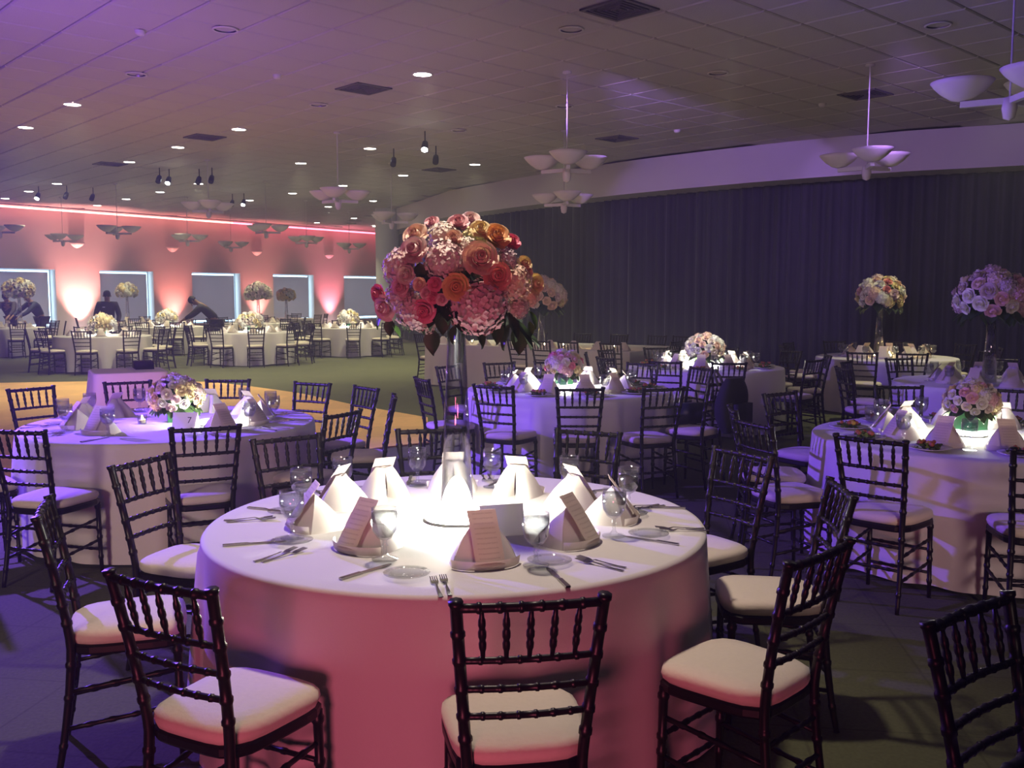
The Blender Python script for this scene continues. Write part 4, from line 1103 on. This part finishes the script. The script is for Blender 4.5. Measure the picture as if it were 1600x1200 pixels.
# ================================================================== PEOPLE
SKIN = mat('skin', (.30, .17, .11), .6, var=.05); HAIR = mat('hair', (.015, .012, .01), .7, var=.2)
def skin_obj(name, verts, edges_, radii, mt, parent):
    me = bpy.data.meshes.new(name); me.from_pydata(verts, edges_, [])
    o = bpy.data.objects.new(name, me); C.objects.link(o)
    md = o.modifiers.new('s', 'SKIN'); md.use_smooth_shade = True
    for v, r in zip(me.skin_vertices[0].data, radii): v.radius = r if hasattr(r, '__len__') else (r, r)
    me.skin_vertices[0].data[0].use_root = True
    sb = o.modifiers.new('b', 'SUBSURF'); sb.levels = 1; sb.render_levels = 1
    dg = bpy.context.evaluated_depsgraph_get(); me2 = bpy.data.meshes.new_from_object(o.evaluated_get(dg))
    bpy.data.objects.remove(o); me2.name = name; me2.materials.clear(); me2.materials.append(mt)
    for pl in me2.polygons: pl.material_index = 0; pl.use_smooth = True
    return link(name, me2, parent)
def person(loc, rz, label, J, shirt, trousers, badge=False):
    """J: joints in local space, person faces +y"""
    t = thing('person', label, 'person', loc, rz)
    V = Vector
    pel, chest, neck, head = V(J['pelvis']), V(J['chest']), V(J['neck']), V(J['head'])
    vs = [pel, pel.lerp(chest, .5), chest, neck, neck.lerp(head, .45), head, head + (head - neck).normalized() * .10]
    ed = [(0, 1), (1, 2), (2, 3), (3, 4), (4, 5), (5, 6)]
    rd = [(.15, .11), (.14, .10), (.16, .11), (.06, .06), (.065, .075), (.078, .095), (.05, .06)]
    cl_v = [pel, pel.lerp(chest, .5), chest, chest.lerp(neck, .75)]; cl_e = [(0, 1), (1, 2), (2, 3)]; cl_r = [(.175, .135), (.170, .128), (.200, .145), (.105, .10)]
    tr_v = [pel]; tr_e = []; tr_r = [(.168, .128)]
    for s in ('l', 'r'):
        sh, el, wr = V(J['sh_' + s]), V(J['el_' + s]), V(J['wr_' + s]); k = len(vs)
        hd_ = (wr - el).normalized(); palm = wr + hd_ * .08
        vs += [sh, el, wr, palm]; ed += [(2, k), (k, k + 1), (k + 1, k + 2), (k + 2, k + 3)]; rd += [.065, .045, .030, (.038, .018)]
        side = hd_.cross(V((0, 0, 1))); side = side.normalized() if side.length > .1 else V((1, 0, 0))
        down = V((0, 0, -1))
        for f in range(4):
            b = palm + side * ((f - 1.5) * .019); q = len(vs); ln = (.06, .075, .07, .055)[f]
            vs += [b + hd_ * .02, b + hd_ * (.02 + ln * .55) + down * .008, b + hd_ * (.015 + ln * .9) + down * .028]
            ed += [(k + 3, q), (q, q + 1), (q + 1, q + 2)]; rd += [.009, .0085, .007]
        q = len(vs); b = wr + hd_ * .035; vs += [b + side * .042 + down * .008, b + side * .055 + hd_ * .035 + down * .015]; ed += [(k + 3, q), (q, q + 1)]; rd += [.010, .008]
        k2 = len(cl_v); cl_v += [sh, el, el.lerp(wr, .9)]; cl_e += [(2, k2), (k2, k2 + 1), (k2 + 1, k2 + 2)]; cl_r += [.088, .066, .050]
        hp_, kn, an = V(J['hip_' + s]), V(J['kn_' + s]), V(J['an_' + s]); k = len(vs); toe = an + V((0, .16, -.045))
        vs += [hp_, kn, an, toe]; ed += [(0, k), (k, k + 1), (k + 1, k + 2), (k + 2, k + 3)]; rd += [.085, .055, .04, .035]
        k3 = len(tr_v); tr_v += [hp_, kn, an + V((0, 0, .06))]; tr_e += [(0, k3), (k3, k3 + 1), (k3 + 1, k3 + 2)]; tr_r += [.105, .078, .066]
        S().tube([an + V((0, -.06, -.05)), an + V((0, .06, -.045)), an + V((0, .17, -.055)), an + V((0, .21, -.06))], [.035, .045, .042, .02], 10).build('shoe', BLACKC, t)
    skin_obj('body', vs, ed, rd, SKIN, t)
    skin_obj('shirt', cl_v, cl_e, cl_r, shirt, t); skin_obj('trousers', tr_v, tr_e, tr_r, trousers, t)
    up = (head - neck).normalized(); fw = V(J.get('look', (0, 1, 0))); fw = (fw - up * fw.dot(up)).normalized(); sd2 = fw.cross(up); hc_ = head + up * .03
    M3 = Matrix((sd2, fw, up)).transposed().to_4x4(); M3.translation = hc_
    S().lathe([(.088, -.02), (.096, .04), (.085, .09), (.05, .125), (0, .135)], 16, M=M3 @ Matrix.Translation((0, -.022, 0)) @ Matrix.Diagonal((.92, 1.08, 1, 1))).build('hair', HAIR, t)
    S().tube([M3 @ V((0, .085, .0)), M3 @ V((0, .112, -.03)), M3 @ V((0, .09, -.038))], [.008, .014, .008], 8).build('nose', SKIN, t)
    for s in (-1, 1):
        S().lathe([(0, -.01), (.012, 0), (0, .01)], 8, M=M3 @ Matrix.Translation((s * .033, .088, .005))).build('eye', BLACKC, t)
        S().lathe([(0, -.03), (.014, -.01), (.017, .012), (0, .03)], 8, M=M3 @ Matrix.Translation((s * .088, -.005, -.01))).build('ear', SKIN, t)
    MB().box((0, 0, 0), (.05, .008, .012), M=M3 @ Matrix.Translation((0, .088, -.07))).build('mouth', mat('lips', (.25, .09, .08), .6), t)
    if badge: MB().box((chest.x + .08, chest.y + .128, chest.z + .02), (.06, .008, .018)).build('name_badge', WHITE, t)
    return t
stand = dict(pelvis=(0, 0, .95), chest=(0, .03, 1.32), neck=(0, .03, 1.48), head=(0, .05, 1.60), sh_l=(-.20, .03, 1.41), el_l=(-.27, .02, 1.13), wr_l=(-.24, .20, .94), sh_r=(.20, .03, 1.41), el_r=(.28, .02, 1.13), wr_r=(.27, .20, .94),
             hip_l=(-.09, 0, .90), kn_l=(-.10, .02, .50), an_l=(-.11, 0, .10), hip_r=(.09, 0, .90), kn_r=(.10, .02, .50), an_r=(.11, 0, .10), look=(0, 1, -.3))
DKSH = mat('dark_shirt', (.035, .028, .035), .8, var=.1); DKTR = mat('dark_trousers', (.02, .02, .025), .8, var=.1); NAVY = mat('navy_shirt', (.02, .03, .07), .8, var=.1)
def pl(u, Z): p = at(u, Z); return (p.x, p.y, 0)
person(pl(170, 24.2), PI + .35, 'waiter in dark uniform with small badge standing behind a far table', stand, DKSH, DKTR, True)
bend = dict(pelvis=(0, -.10, .97), chest=(0, .22, 1.30), neck=(0, .36, 1.42), head=(0, .47, 1.47), sh_l=(-.20, .28, 1.34), el_l=(-.24, .50, 1.14), wr_l=(-.18, .70, 1.02), sh_r=(.20, .28, 1.34), el_r=(.24, .50, 1.14), wr_r=(.18, .70, 1.02),
            hip_l=(-.09, -.10, .92), kn_l=(-.10, -.02, .50), an_l=(-.11, -.08, .10), hip_r=(.09, -.10, .92), kn_r=(.10, -.02, .50), an_r=(.11, -.08, .10), look=(0, .6, -.8))
person(pl(334, 25.0), math.radians(100), 'man in dark clothes bending left to set a far table', bend, mat('charcoal_shirt', (.03, .03, .032), .8), DKTR)
lean = dict(bend); lean.update(chest=(0, .16, 1.33), neck=(0, .26, 1.46), head=(0, .34, 1.55), sh_l=(-.20, .2, 1.38), sh_r=(.20, .2, 1.38))
pb = at(62, 28.6); person((pb.x, pb.y, 0), math.radians(150), 'person in navy leaning over the far left table under the bouquet', lean, NAVY, DKTR)
pb = at(18, 28.8); person((pb.x, pb.y, 0), math.radians(190), 'person in dark clothes at the far left, behind the vase', lean, DKSH, DKTR)
